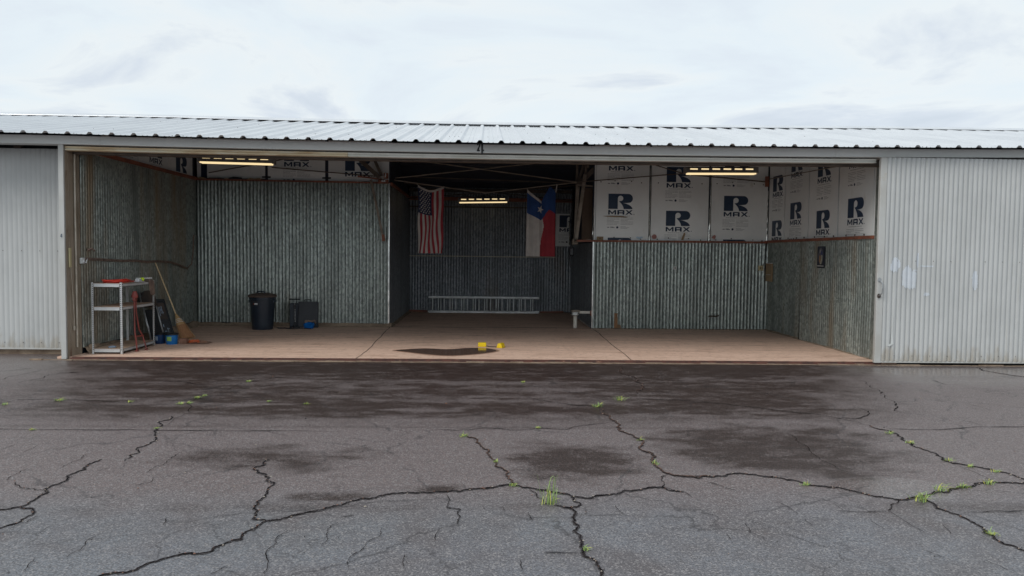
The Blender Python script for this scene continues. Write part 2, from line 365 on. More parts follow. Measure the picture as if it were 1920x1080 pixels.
CRACKS = [(0.0099,[(-3.05,-3.74),(-2.98,-4.23),(-2.89,-4.47),(-2.8,-4.73),(-2.77,-5.03),(-2.76,-5.29)]),(0.0115,[(-2.95,-5.25),(-2.98,-5.4),(-2.96,-5.59),(-2.94,-5.72),(-2.93,-5.85),(-2.93,-6.01),(-2.9,-6.16),(-2.9,-6.31),(-3.0,-6.38),(-3.33,-6.46)]),(0.0104,[(-2.9,-6.33),(-2.82,-6.35),(-2.77,-6.41),(-2.76,-6.5),(-2.75,-6.57),(-2.8,-6.68),(-2.96,-6.81)]),(0.0051,[(-2.7,-6.48),(-2.7,-6.59),(-2.73,-6.71)]),(0.0058,[(-2.94,-6.0),(-3.09,-5.96),(-3.26,-5.82)]),(0.0046,[(-3.35,-5.51),(-3.35,-5.65),(-3.33,-5.78)]),(0.0124,[(-2.05,-7.55),(-1.87,-7.3),(-1.76,-7.26),(-1.73,-7.17),(-1.67,-7.11),(-1.54,-7.06),(-1.47,-7.03),(-1.47,-6.97),(-1.43,-6.91),(-1.36,-6.86),(-1.37,-6.76),(-1.34,-6.65),(-1.29,-6.57),(-1.19,-6.5),(-1.08,-6.41),(-0.91,-6.3)]),(0.0128,[(-0.91,-6.29),(-0.74,-6.16),(-0.49,-6.05),(-0.28,-6.03),(-0.08,-5.97),(0.13,-5.89),(0.22,-5.86),(0.32,-5.94),(0.49,-6.05),(0.59,-6.12),(0.66,-6.15),(0.8,-6.1),(0.96,-6.01),(1.12,-5.96),(1.25,-5.93),(1.37,-6.03)]),(0.0114,[(-1.67,-5.25),(-1.67,-5.39),(-1.71,-5.52),(-1.58,-5.64),(-1.54,-5.77),(-1.46,-5.89),(-1.45,-6.05),(-1.47,-6.23),(-1.45,-6.35),(-1.4,-6.46),(-1.4,-6.54),(-1.31,-6.57)]),(0.0063,[(-5.11,-4.27),(-4.34,-4.29),(-3.19,-4.3),(-2.02,-4.33),(-1.29,-4.35)]),(0.0058,[(-0.51,-4.29),(0.28,-4.27),(1.2,-3.95)]),(0.0061,[(-2.41,-5.03),(-2.42,-5.4),(-2.46,-5.61)]),(0.0041,[(-1.92,-6.52),(-1.89,-6.64)]),(0.0049,[(-0.86,-6.58),(-0.9,-6.75),(-0.9,-6.97)]),(0.0046,[(-1.13,-6.72),(-1.17,-6.85),(-1.17,-7.04),(-1.12,-7.17),(-1.09,-7.33)]),(0.0043,[(-2.34,-7.12),(-2.31,-7.27)]),(0.004,[(-1.31,-7.2),(-1.37,-7.32)]),(0.0053,[(-3.13,-5.09),(-3.13,-5.34),(-3.13,-5.49)]),(0.006,[(-2.98,-4.23),(-3.13,-3.17),(-3.11,-2.63),(-2.97,-1.86),(-2.62,-1.19)]),(0.0069,[(-5.39,-3.32),(-5.03,-3.21),(-5.0,-3.0),(-4.69,-2.95),(-3.75,-3.1)]),(0.0073,[(-6.35,-1.15),(-6.1,-0.87)]),(0.0083,[(-5.93,-1.8),(-5.92,-1.39),(-5.88,-0.95)]),(0.0084,[(-5.62,-2.01),(-5.51,-1.63),(-5.53,-1.26),(-5.25,-1.11)]),(0.004,[(-2.82,-5.57),(-2.78,-5.48)]),(0.0037,[(-2.4,-5.89),(-2.33,-5.84),(-2.36,-5.72)]),(0.0037,[(-2.53,-6.66),(-2.53,-6.78)]),(0.0029,[(-2.19,-7.11),(-2.18,-6.96),(-2.19,-6.81)]),(0.0065,[(-3.13,-1.55),(-3.49,-2.02),(-4.0,-1.74)]),(0.0045,[(-3.89,-4.98),(-3.86,-4.81)]),(0.0044,[(-3.66,-5.07),(-3.67,-4.84)]),(0.0106,[(-0.19,-4.44),(-0.13,-4.55),(-0.03,-4.81),(0.04,-5.14),(0.09,-5.36),(0.17,-5.61),(0.19,-5.76),(0.23,-5.86)]),(0.0075,[(0.32,-5.96),(0.35,-6.12),(0.39,-6.27),(0.46,-6.29)]),(0.015,[(0.46,-6.29),(0.55,-6.35),(0.58,-6.43),(0.57,-6.65),(0.56,-6.82),(0.55,-7.01),(0.57,-7.13),(0.6,-7.24),(0.6,-7.34),(0.59,-7.62)]),(0.0104,[(0.55,-6.35),(0.63,-6.29),(0.59,-6.21),(0.59,-6.12)]),(0.0101,[(1.98,-0.55),(1.91,-1.12),(1.92,-1.63),(1.95,-1.94),(1.78,-2.44)]),(0.0138,[(1.22,-3.3),(1.23,-3.61),(1.27,-3.95),(1.25,-4.13),(1.32,-4.42),(1.37,-4.72),(1.33,-5.0),(1.33,-5.26),(1.34,-5.49),(1.36,-5.6),(1.46,-5.67),(1.67,-5.67)]),(0.0073,[(1.36,-5.63),(1.28,-5.76),(1.25,-5.93),(1.34,-6.01),(1.36,-6.04)]),(0.008,[(-0.25,-6.09),(-0.23,-6.23),(-0.24,-6.34),(-0.15,-6.37),(-0.15,-6.54),(-0.15,-6.65)]),(0.0048,[(-0.6,-6.68),(-0.65,-6.96),(-0.7,-7.09),(-0.69,-7.25)]),(0.0038,[(0.28,-6.43),(0.3,-6.58)]),(0.0035,[(0.2,-7.15),(0.2,-7.29)]),(0.0033,[(0.12,-6.33),(0.14,-6.41)]),(0.0042,[(0.66,-6.15),(0.76,-6.19)]),(0.0058,[(1.25,-3.19),(0.8,-3.02),(0.46,-2.73)]),(0.0028,[(0.33,-7.05),(0.53,-7.06)]),(0.0033,[(0.85,-6.29),(0.88,-6.47)]),(0.003,[(-0.26,-6.72),(-0.27,-6.88)]),(0.0027,[(-0.42,-7.08),(-0.41,-7.23)]),(0.0032,[(-0.8,-6.47),(-0.87,-6.52)]),(0.0112,[(1.56,-5.67),(1.79,-5.66),(2.06,-5.67),(2.2,-5.76),(2.3,-5.83),(2.37,-5.9),(2.53,-5.95),(2.63,-6.08),(2.73,-6.15),(2.79,-6.19),(2.92,-6.14),(3.09,-6.07),(3.29,-5.96),(3.48,-5.91),(3.71,-5.81),(3.92,-5.83),(4.28,-5.85)]),(0.0077,[(1.68,-2.73),(2.22,-2.84),(2.65,-3.04),(3.11,-3.39),(3.4,-3.52),(3.58,-3.75),(3.73,-4.03)]),(0.0119,[(3.73,-4.03),(3.79,-4.22),(3.78,-4.47),(3.76,-4.7),(3.73,-4.92),(3.74,-5.12),(3.72,-5.32),(3.81,-5.41),(3.92,-5.53),(4.0,-5.73),(4.07,-5.91)]),(0.0089,[(2.79,-6.19),(2.71,-6.27),(2.6,-6.4)]),(0.0056,[(2.6,-6.4),(2.6,-6.53),(2.6,-6.66),(2.62,-6.78)]),(0.013,[(2.97,-6.15),(2.98,-6.27),(2.98,-6.44),(3.02,-6.55),(3.02,-6.7),(2.99,-6.84),(2.97,-6.95),(3.02,-7.04),(3.08,-7.17)]),(0.0065,[(3.84,-4.18),(4.31,-4.2),(4.75,-4.08),(5.23,-4.07),(5.97,-4.04)]),(0.0068,[(4.02,-3.04),(4.0,-3.51),(3.78,-3.72),(3.6,-3.72)]),(0.0085,[(4.97,-1.41),(4.83,-2.15),(4.62,-2.76),(4.51,-3.12),(4.35,-3.35),(4.38,-3.45)]),(0.0086,[(5.96,-1.42),(5.93,-1.79)]),(0.0107,[(7.35,-0.24),(7.44,-1.11),(7.5,-1.53)]),(0.0066,[(5.39,-2.98),(5.43,-3.33)]),(0.0065,[(4.77,-3.75),(4.87,-4.03)]),(0.0053,[(3.71,-5.33),(3.73,-5.54),(3.73,-5.7),(3.71,-5.81)]),(0.0046,[(1.59,-6.62),(1.56,-6.78)]),(0.0045,[(1.42,-6.79),(1.42,-6.88)]),(0.0039,[(2.46,-7.04),(2.5,-7.14)]),(0.0043,[(2.3,-6.27),(2.31,-6.4)]),(0.0038,[(1.99,-6.55),(1.99,-6.66)]),(0.0063,[(1.37,-6.01),(1.4,-6.14)]),(0.0033,[(1.94,-6.23),(1.99,-6.47)]),(0.0037,[(2.71,-7.17),(2.74,-7.31)]),(0.0043,[(2.78,-4.32),(2.75,-4.71),(2.71,-5.06),(2.73,-5.4),(2.77,-5.65)]),(0.004,[(3.07,-6.44),(3.5,-6.4)]),(0.0033,[(2.58,-6.42),(2.25,-6.4)]),(0.0036,[(2.8,-6.66),(2.76,-6.8)]),(0.0036,[(1.6,-5.81),(1.75,-6.01)]),(0.0031,[(2.39,-6.59),(2.4,-6.73)])]
WEEDS = [(-4.54,-3.02,0.07,0.038,110,752),(-4.97,-3.24,0.036,0.018,6,759),(-3.76,-3.08,0.028,0.023,244,754),(-3.2,-3.17,0.037,0.028,338,758),(-3.13,-3.13,0.046,0.037,354,757),(-3.16,-2.84,0.053,0.024,369,747),(-3.12,-2.72,0.024,0.019,384,743),(-2.93,-1.82,0.043,0.022,464,717),(-2.98,-4.25,0.024,0.016,291,804),(-4.03,-4.32,0.027,0.016,61,807),(-1.9,-3.14,0.028,0.023,574,758),(-2.33,-3.02,0.019,0.014,503,754),(1.21,-3.21,0.064,0.064,1121,763),(1.51,-2.85,0.077,0.077,1164,751),(-0.19,-4.51,0.038,0.046,868,819),(1.36,-4.62,0.026,0.03,1198,826),(1.33,-5.35,0.036,0.04,1229,871),(0.2,-5.9,0.027,0.03,962,912),(0.43,-6.27,0.072,0.264,1031,946),(0.56,-7.02,0.021,0.028,1096,1032),(0.09,-5.31,0.02,0.027,930,867),(0.5,-4.18,0.028,0.016,1009,803),(0.48,-1.75,0.027,0.022,980,717),(3.74,-4.36,0.043,0.031,1667,814),(3.74,-4.7,0.041,0.03,1707,831),(3.73,-5.26,0.044,0.034,1779,865),(3.8,-5.42,0.029,0.02,1820,876),(3.9,-5.56,0.029,0.026,1867,886),(2.29,-5.88,0.027,0.036,1511,911),(3.19,-6.0,0.065,0.07,1763,921),(3.4,-5.94,0.062,0.048,1806,915),(3.65,-5.85,0.045,0.061,1854,908),(2.93,-6.21,0.09,0.101,1726,939),(2.99,-6.81,0.044,0.044,1859,1003)]
SOILSTART = [(1.22, -3.3), (1.98, -0.55), (-0.19, -4.44)]
PUDD = [(-1.449, 0.972), (-1.266, 1.114), (-0.971, 1.231), (-0.632, 1.148), (-0.355, 1.292), (-0.089, 1.348), (0.106, 1.187), (0.174, 0.991), (-0.016, 0.726), (-0.291, 0.527), (-0.593, 0.423), (-0.917, 0.557), (-1.187, 0.761)]

# ================================================================== GROUND
def fbm(X, Y, seed, octs=5, base=1.0):
    rs = np.random.RandomState(seed); tot = np.zeros_like(X); amp = 1.; fr = base; nrm = 0
    for o in range(octs):
        T = rs.rand(64, 64); x = X * fr + rs.rand() * 50; y = Y * fr + rs.rand() * 50
        xi = np.floor(x).astype(int); yi = np.floor(y).astype(int); fx = x - xi; fy = y - yi
        fx = fx * fx * (3 - 2 * fx); fy = fy * fy * (3 - 2 * fy)
        a = T[xi % 64, yi % 64]; b_ = T[(xi + 1) % 64, yi % 64]; c = T[xi % 64, (yi + 1) % 64]; d = T[(xi + 1) % 64, (yi + 1) % 64]
        tot += amp * (a + (b_ - a) * fx + (c - a) * fy + (a - b_ - c + d) * fx * fy); nrm += amp; amp *= .55; fr *= 2.03
    return tot / nrm
def ss(a, z, v): t = np.clip((v - a) / (z - a), 0, 1); return t * t * (3 - 2 * t)
ZG = -.03
xs = np.concatenate([[-400, -150, -60, -30, -18, -12], np.arange(-9, 10.01, .055), [12, 18, 30, 60, 150, 400]])
ys = np.concatenate([[-400, -150, -60, -30, -18, -12], np.arange(-9.6, .31, .045), [2, 6, 12, 30, 80, 400]])
X, Y = np.meshgrid(xs, ys)
n_a = fbm(X, Y * 1.6, 1, 6, .9); n_b = fbm(X * 1.0, Y * 2.2, 2, 6, 3.2); n_c = fbm(X * .7, Y * 3.2, 3, 5, 1.3)
def ell(cx, cy, rx, ry): return np.clip(1 - np.sqrt(((X - cx) / rx) ** 2 + ((Y - cy) / ry) ** 2), 0, 1)
wedge = ss(-7.2, -4.6, X + .32 * Y) * (1 - ss(4.2, 6.4, X - .35 * Y))
apron = ss(-4.3, -3.2, Y + .35 * (n_a - .5)) * wedge
deep = np.maximum(ss(-1.6, -.5, Y), .9 * np.exp(-((Y + 3.45) / .42) ** 2) * ss(.36, .6, n_c + .1 * n_a))
wet = apron * np.clip(.66 + .60 * deep + 1.5 * (n_c - .5) + .9 * (n_b - .5) + .06, 0, 1)
wet = np.maximum(wet, .42 * np.exp(-((Y + 6.33 + .03 * X * 0) / .09) ** 2) * ss(.3, .6, n_a))
wet = np.maximum(wet, .35 * np.exp(-((Y + 4.15) / .05) ** 2) * (X < 2))
blot = np.maximum.reduce([1.6 * ell(2.45, -4.95, 1.6, 1.4), 1.25 * ell(.75, -5.2, 1.1, 1.0), 1.5 * ell(-1.05, -6.12, .55, .13), 1.0 * ell(-1.6, -5.2, 1.7, .9), .9 * ell(-.3, -5.95, .5, .25), 1.0 * ell(3.2, -4.3, 1.0, .7)])
wet = np.maximum(wet, ss(.42, .82, blot * .75 + .55 * (n_b - .3) + .35 * (n_a - .5)) * np.clip(blot * 3, 0, 1) * .85)
pud = ss(.28, .5, ell(2.85, -5.93, .75, .42) + .25 * (n_a - .5))
sheen = np.maximum(ss(5.0, 5.9, X - .5 * Y * 0 + .6 * (n_a - .5)) * ss(-2.6, -.5, Y + 1.0 * (n_c - .5)), .6 * (1 - ss(-6.6, -5.2, X + .25 * Y)) * ss(-2.8, -.8, Y + .8 * (n_c - .5)))
sheen = np.maximum(sheen, pud)
hue = fbm(X, Y * 1.4, 9, 4, .5)
g = B(); rows = [[(float(X[i, j]), float(Y[i, j]), ZG) for j in range(X.shape[1])] for i in range(X.shape[0])]
g.grid(rows)
def asphalt():
    m = bpy.data.materials.new('old_asphalt'); m.use_nodes = True
    t = m.node_tree; b = t.nodes['Principled BSDF']; L = t.links.new; nd = t.nodes.new
    at = nd('ShaderNodeAttribute'); at.attribute_name = 'wear'; s = nd('ShaderNodeSeparateColor'); L(at.outputs['Color'], s.inputs[0])
    wet_, sheen_, hue_ = s.outputs[0], s.outputs[1], s.outputs[2]
    co = nd('ShaderNodeTexCoord').outputs['Object']
    def noi(sc, st=(1, 1, 1), det=5, vec=None):
        mp = nd('ShaderNodeMapping'); mp.inputs['Scale'].default_value = st; L(vec or co, mp.inputs[0])
        n = nd('ShaderNodeTexNoise'); n.inputs['Scale'].default_value = sc; n.inputs['Detail'].default_value = det; n.inputs['Roughness'].default_value = .62; L(mp.outputs[0], n.inputs['Vector']); return n
    def rng(v, a, z, c=0., d=1.):
        r = nd('ShaderNodeMapRange'); L(v, r.inputs[0])
        for i, k in ((1, a), (2, z), (3, c), (4, d)): r.inputs[i].default_value = k
        return r.outputs[0]
    def mix(f, a, c, bt='MIX'):
        x = nd('ShaderNodeMixRGB'); x.blend_type = bt
        for i, v in ((0, f), (1, a), (2, c)):
            if isinstance(v, tuple): x.inputs[i].default_value = (*v, 1)
            elif isinstance(v, float): x.inputs[i].default_value = v
            else: L(v, x.inputs[i])
        return x.outputs[0]
    def M2(op, a, c):
        x = nd('ShaderNodeMath'); x.operation = op
        for i, v in ((0, a), (1, c)):
            if isinstance(v, float): x.inputs[i].default_value = v
            else: L(v, x.inputs[i])
        return x.outputs[0]
    base = mix(rng(hue_, .35, .65), (.200, .203, .222), (.190, .203, .218))
    base = mix(rng(noi(1.6).outputs[0], .4, .7), base, (.140, .118, .116))
    sepy = nd('ShaderNodeSeparateXYZ'); L(co, sepy.inputs[0]); base = mix(rng(sepy.outputs[1], -6.6, -5.9, 0., .92), base, (.200, .150, .140))
    grain = noi(95, (1, 1, 1), 4).outputs[0]
    coarse = noi(38, (.8, 1.2, 1), 5).outputs[0]
    base = mix(rng(grain, .42, .62, 0., .75), base, (.062, .060, .066))
    base = mix(rng(coarse, .50, .66, 0., .5), base, (.075, .070, .073))
    fine = noi(5.5, (.7, 1.3, 1), 8).outputs[0]; base = mix(rng(fine, .50, .72, 0., .10), base, (.060, .055, .057))
    v = nd('ShaderNodeTexVoronoi'); v.inputs['Scale'].default_value = 120; L(co, v.inputs['Vector'])
    sv = nd('ShaderNodeSeparateColor'); L(v.outputs['Color'], sv.inputs[0])
    base = mix(rng(sv.outputs[0], .78, .90, 0., .7), base, (.31, .29, .285))
    base = mix(rng(sv.outputs[1], .84, .95, 0., .6), base, (.06, .055, .057))
    # damp: darker, browner, broken up by the grain
    dmp = rng(M2('MULTIPLY', wet_, rng(M2('ADD', M2('MULTIPLY', M2('ADD', coarse, grain), .7), M2('MULTIPLY', fine, 1.1)), .98, 1.46, .25, 1.9)), .02, 1.0, 0., .97)
    dark = mix(rng(grain, .4, .62), (.048, .027, .021), (.014, .009, .008))
    dark = mix(rng(sv.outputs[0], .84, .95, 0., .5), dark, (.11, .085, .075))
    base = mix(dmp, base, dark)
    # hairline crazing
    dn = noi(2.2, (1, 1, 1), 6)
    dv = nd('ShaderNodeMixRGB'); dv.blend_type = 'ADD'; dv.inputs[0].default_value = .38; L(co, dv.inputs[1]); L(dn.outputs['Color'], dv.inputs[2])
    for sc, w_, mk, seed in ((.62, .009, .42, .3), (1.9, .017, .50, 4.)):
        vo = nd('ShaderNodeTexVoronoi'); vo.feature = 'DISTANCE_TO_EDGE'; vo.inputs['Scale'].default_value = sc
        L(dv.outputs[0], vo.inputs['Vector'])
        mp = nd('ShaderNodeMapping'); mp.inputs['Location'].default_value = (seed, seed, 0); L(co, mp.inputs[0])
        msk = noi(.9, (1, 1, 1), 3, mp.outputs[0]).outputs[0]
        ln = M2('MULTIPLY', rng(vo.outputs['Distance'], 0., w_, 1., 0.), rng(msk, mk, mk + .1, 0., .62))
        base = mix(ln, base, (.020, .018, .020))
    L(base, b.inputs['Base Color'])
    rough = M2('SUBTRACT', rng(wet_, 0., 1., .46, .40), M2('MULTIPLY', sheen_, .30))
    rough = M2('ADD', rough, rng(grain, .3, .7, -.06, .10))
    L(M2('MAXIMUM', rough, .10), b.inputs['Roughness'])
    L(rng(sheen_, 0., 1., .45, .9), b.inputs['Specular IOR Level'])
    bp = nd('ShaderNodeBump'); bp.inputs['Distance'].default_value = .012
    L(rng(sheen_, 0., .9, .40, .06), bp.inputs['Strength'])
    hh = M2('ADD', M2('MULTIPLY', grain, .55), M2('ADD', coarse, M2('MULTIPLY', sv.outputs[0], .18))); L(hh, bp.inputs['Height']); L(bp.outputs[0], b.inputs['Normal'])
    return m
ground = g.build('ground', asphalt()); tag(ground, 'cracked dark grey damp asphalt apron in front of the hangar', 'ground', kind='structure')
ca = ground.data.color_attributes.new('wear', 'FLOAT_COLOR', 'POINT')
arr = np.ones((X.size, 4), np.float32); arr[:, 0] = wet.ravel(); arr[:, 1] = np.clip(sheen, 0, 1).ravel(); arr[:, 2] = hue.ravel()
ca.data.foreach_set('color', arr.ravel())

# the open cracks: jagged dark slots with crumbled edges
MT['crack'] = mat('crack_shadow', (.010, .009, .010), 1.0, 0, (.040, .034, .034), 22, spec=0.)
MT['crackdirt'] = mat('crack_edge_crumble', (.10, .092, .096), .95, 0, (.035, .03, .03), 45, spec=.2)
MT['crackred'] = mat('crack_red_soil', (.15, .088, .068), .95, 0, (.05, .035, .03), 35, spec=.2)
cb, ce, crd = B(), B(), B()
rnd = random.Random(3)
def frac(pts, n=3, amp=.16):
    for k in range(n):
        o = [pts[0]]
        for a, b_ in zip(pts, pts[1:]):
            d = (b_[0] - a[0], b_[1] - a[1]); l = math.hypot(*d)
            if l < .022: o.append(b_); continue
            j = rnd.uniform(-amp, amp); t = rnd.uniform(.38, .62)
            o += [(a[0] + d[0] * t - d[1] * j, a[1] + d[1] * t + d[0] * j), b_]
        pts = o
    return pts
SOIL = {}
def ribbon(bb, pts, wf, z):
    n = len(pts); vs = []
    for i, (x, y) in enumerate(pts):
        a = pts[max(i - 1, 0)]; c = pts[min(i + 1, n - 1)]; dx, dy = c[0] - a[0], c[1] - a[1]; l = math.hypot(dx, dy) or 1
        nx, ny = -dy / l, dx / l; w1, w2 = wf(i / (n - 1)), wf(i / (n - 1)); ny *= min(3.2, max(1, (y + 11) * .42))
        vs += [(x + nx * w1, y + ny * w1, z), (x - nx * w2, y - ny * w2, z)]
    bb.add(vs, [(2 * i, 2 * i + 2, 2 * i + 3, 2 * i + 1) for i in range(n - 1)])
crackpts = []
for ci, (w, pts) in enumerate(CRACKS):
    big = w > .0095; w = max(w, .0055)
    p = frac(pts, 5 if big else 4, .21 if big else (.15 if len(pts) > 2 else .07))
    straight = len(pts) > 3 and abs(pts[0][1] - pts[-1][1]) < .5 and w < .007
    if straight: p = frac(pts, 3, .025)
    taper = lambda t: min(1, .25 + 6 * min(t, 1 - t)) if not big else min(1, .5 + 8 * min(t, 1 - t))
    ww = w * (.31 if big else .36)
    lg = rnd.uniform(0, 9)
    def wf(t):
        k = .35 + 1.3 * abs(noise.noise(Vector((t * len(p) * .22, lg, 0)))) + rnd.uniform(0, .9) * .7
        return ww * k * taper(t)
    ribbon(cb, p, wf, ZG + .006)
    if big:
        ribbon(ce, p, lambda t: ww * taper(t) * (1.1 + rnd.random() * 1.9), ZG + .003)
        crackpts += [(q, w) for q in p]
    if pts[0] in SOILSTART: ribbon(crd, p, lambda t: ww * taper(t) * (.7 + rnd.random() * .8), ZG + .009)
cracks = cb.build('cracks', 'crack', ground); ce.build('crack_edges', 'crackdirt', ground)
if crd.v: crd.build('crack_soil', 'crackred', ground)
tag(cracks, 'open black cracks'); cracks['kind'] = 'stuff'

# crumbs of stone along the cracks and lying about: uncountable
pb = B(); rnd = random.Random(11)
def pebble(x, y, z, r, mi=0):
    vs = []
    for (a, b_, c) in ((1, 0, 0), (0, 1, 0), (-1, 0, 0), (0, -1, 0), (0, 0, 1), (0, 0, -.4)):
        k = r * rnd.uniform(.6, 1.2); vs.append((x + a * k + b_ * k * .3, y + b_ * k, z + c * k * .7))
    pb.add(vs, [(0, 1, 4), (1, 2, 4), (2, 3, 4), (3, 0, 4), (1, 0, 5), (2, 1, 5), (3, 2, 5), (0, 3, 5)], mi)
for (q, w) in crackpts:
    if rnd.random() < .45: pebble(q[0] + rnd.gauss(0, w * .8), q[1] + rnd.gauss(0, w * .6), ZG + .006, rnd.uniform(.003, .008) * (1.5 if w > .017 else 1), rnd.choice((0, 1, 1, 1, 2)))
for i in range(260):
    y = -.3 - 7.5 * rnd.random() ** .8; pebble(rnd.uniform(-5, 6.5), y, ZG + .004, rnd.uniform(.003, .007) * (1 if rnd.random() < .93 else 2), rnd.choice((0, 1, 1, 2)))
tag(pb.build('gravel', ['stone', 'crackdirt', 'brick']), 'tiny stone crumbs scattered over the cracked asphalt', 'gravel', kind='stuff')

# weeds in the cracks
def weed(x, y, w, h, i):
    rnd = random.Random(100 + i); b = B()
    n = int(min(70, max(12, 14 + w * 120)))
    tall = h > .3
    for k in range(n):
        a = rnd.uniform(0, 2 * math.pi); sp = rnd.random()
        L = (w * .55) * rnd.uniform(.5, 1.15); hh = h * rnd.uniform(.25, 1.0) * (1.1 - .6 * sp)
        bx, by = x + rnd.gauss(0, w * (.07 if tall else .16)), y + rnd.gauss(0, w * (.05 if tall else .12))
        if tall:
            if k > 30: break
            hh = h * (rnd.uniform(.10, .36) if k > 9 else rnd.uniform(.4, 1.05)); L = w * rnd.uniform(.35, 1.1); a = a if k > 9 else (rnd.gauss(.2, .5) if k > 3 else rnd.gauss(2.9, .4))
        dx, dy = math.cos(a) * L, math.sin(a) * L * .8; wd = rnd.uniform(.0020, .0040) * (.75 if tall else 1) * max(1, (y + 11) / 6.5) * (1 if w < .25 or tall else 1.3)
        px, py = -math.sin(a) * wd, math.cos(a) * wd
        rows = []
        for j in range(5):
            t = j / 4; z = ZG + .002 + hh * ((1.3 * t - .35 * t * t) if tall else (2.6 * t - 1.9 * t * t)); q = (1 - t) * (1 if j else .8)
            e_ = 1.0 if tall else 1.4; cx, cy = bx + dx * t ** e_, by + dy * t ** e_
            rows.append([(cx - px * q, cy - py * q, z), (cx + px * q + 1e-5, cy + py * q, z + wd * .6 * q)])
        b.grid(rows, 0, (lambda i_, k_: 1 if (tall and i_ < 1) else 0) if tall else (lambda i_, k_, kk=k: 1 if kk % 4 == 0 else 0))
    return b.build('weed', ['grass', 'grassy'])
WLAB = ['low green weed line in the far left transverse crack, widest tuft there', 'small flat weed at the far left edge of the asphalt', 'tiny green weed in the far transverse crack beyond the left shelf', 'left tuft of the weed run where the diagonal crack meets the transverse crack',
 'largest tuft of the weed run where the diagonal crack meets the transverse crack', 'middle small tuft of the weed run up the left diagonal crack', 'upper small tuft of the weed run up the left diagonal crack', 'thin weed high on the left diagonal crack, nearest the shelf side threshold',
 'yellowish weed where the left diagonal crack crosses the straight seam', 'yellowish flat weed on the straight seam at the far left', 'small yellow weed alone on dark asphalt in front of the black bin', 'tiny weed left of the small yellow weed on dark asphalt',
 'spiky green weed at the far end of the reddish soil crack right of centre', 'bushy green weed just beyond the head of the reddish soil crack', 'small spiky weed at the head of the centre crack', 'small weed halfway along the reddish soil crack', 'leafy weed low on the reddish soil crack above the big junction',
 'pale small weed where the centre crack meets the long cross crack', 'tallest weed, grass stalks with yellow base at the centre crack junction', 'small weed inside the wide crack at the bottom centre', 'tiny weed midway down the centre crack', 'faint flat weed on the seam near the middle of the asphalt', 'tiny pale weed below the oil puddle near the threshold',
 'first small weed on the right diagonal crack, nearest the open doorway', 'second small weed down the right diagonal crack', 'green weed at the bend of the right diagonal crack', 'yellow green weed after the bend of the right diagonal crack', 'last yellowish weed on the right diagonal crack near the edge', 'single weed on the long cross crack left of the small puddle',
 'bushy weed just up right of the largest clump on the right', 'wide weed midway along the branch crack on the right', 'bushy weed at the upper end of the branch crack on the right', 'largest bushy weed clump at the crack junction on the right', 'lone weed low on the wide right crack near the bottom corner']
for i, (x, y, w, h, *_) in enumerate(WEEDS):
    tag(weed(x, y, w * 1.7 + .03, h * .8 + .01, i), WLAB[i], 'weed', 'weeds growing in the asphalt cracks')

# ================================================================== FLOOR SLAB
def floormat():
    m = mat('pink_dusty_concrete', (.76, .53, .41), .72, 0, (.66, .45, .34), 2.2, (.6, 2.2, 1), lo=.35, hi=.68, bump=.25, bscale=35, bdist=.008,
            extra=[((.46, .29, .21), 3.0, (.5, 1.6, 1), .52, .74), ((.42, .26, .185), 14, (.6, 1.6, 1), .54, .70), ((.78, .57, .44), 9, (.5, 2, 1), .62, .8), ((.14, .08, .055), 22, (.35, 1.8, 1), .61, .66)])
    return m
f = B(); f.box(-6.3, .06, -.2, 6.3, 9.2, 0)
floor = f.build('floor', floormat()); tag(floor, 'dusty pinkish concrete slab inside the hangar bay', 'floor', kind='structure')
j = B()
def strip(bb, p, q, w, z, amp=.01):
    pts = frac([p, q], 5, .012); ribbon(bb, pts, lambda t: w * (.5 + .6 * rnd.random()), z)
strip(j, (-1.93, .08), (-2.02, 4.86), .009, .003); strip(j, (2.21, .08), (2.29, 4.8), .009, .003); strip(j, (-2.02, 4.78), (2.27, 4.8), .010, .003)
j.build('floor_joint', 'joint', floor)
# water spill on the slab: a very thin film with a rounded outline
wm = bpy.data.materials.new('spill_water'); wm.use_nodes = True; pbn = wm.node_tree.nodes['Principled BSDF']
pbn.inputs['Base Color'].default_value = (.12, .07, .05, 1); pbn.inputs['Roughness'].default_value = .10; pbn.inputs['Specular IOR Level'].default_value = .45
pd = B(); top = PUDD; bot = []
ring = top + bot; rr_ = []
for i in range(len(ring)):       # Catmull-Rom smoothing
    a, b_, c, d = (ring[(i + k) % len(ring)] for k in (-1, 0, 1, 2))
    for t in (0, .25, .5, .75):
        rr_.append(tuple(.5 * (2 * b_[q] + (c[q] - a[q]) * t + (2 * a[q] - 5 * b_[q] + 4 * c[q] - d[q]) * t * t + (3 * b_[q] - a[q] - 3 * c[q] + d[q]) * t ** 3) for q in (0, 1)))
pd.poly(rr_, lambda u, v, d: (u, v, .007 - d), .003)
dh = B(); pcx, pcy = -.62, .9
dh.poly([(pcx + (q[0] - pcx) * 1.07, pcy + (q[1] - pcy) * 1.13) for q in rr_], lambda u, v, d: (u, v, .003 - d), .001)
pudo = pd.build('puddle', wm); dh.build('damp_edge', mat('damp_concrete', (.36, .225, .16), .5, 0, (.30, .185, .13), 9), pudo)
tag(pudo, 'dark flat water spill on the slab in front of the yellow chocks', 'puddle', kind='structure')
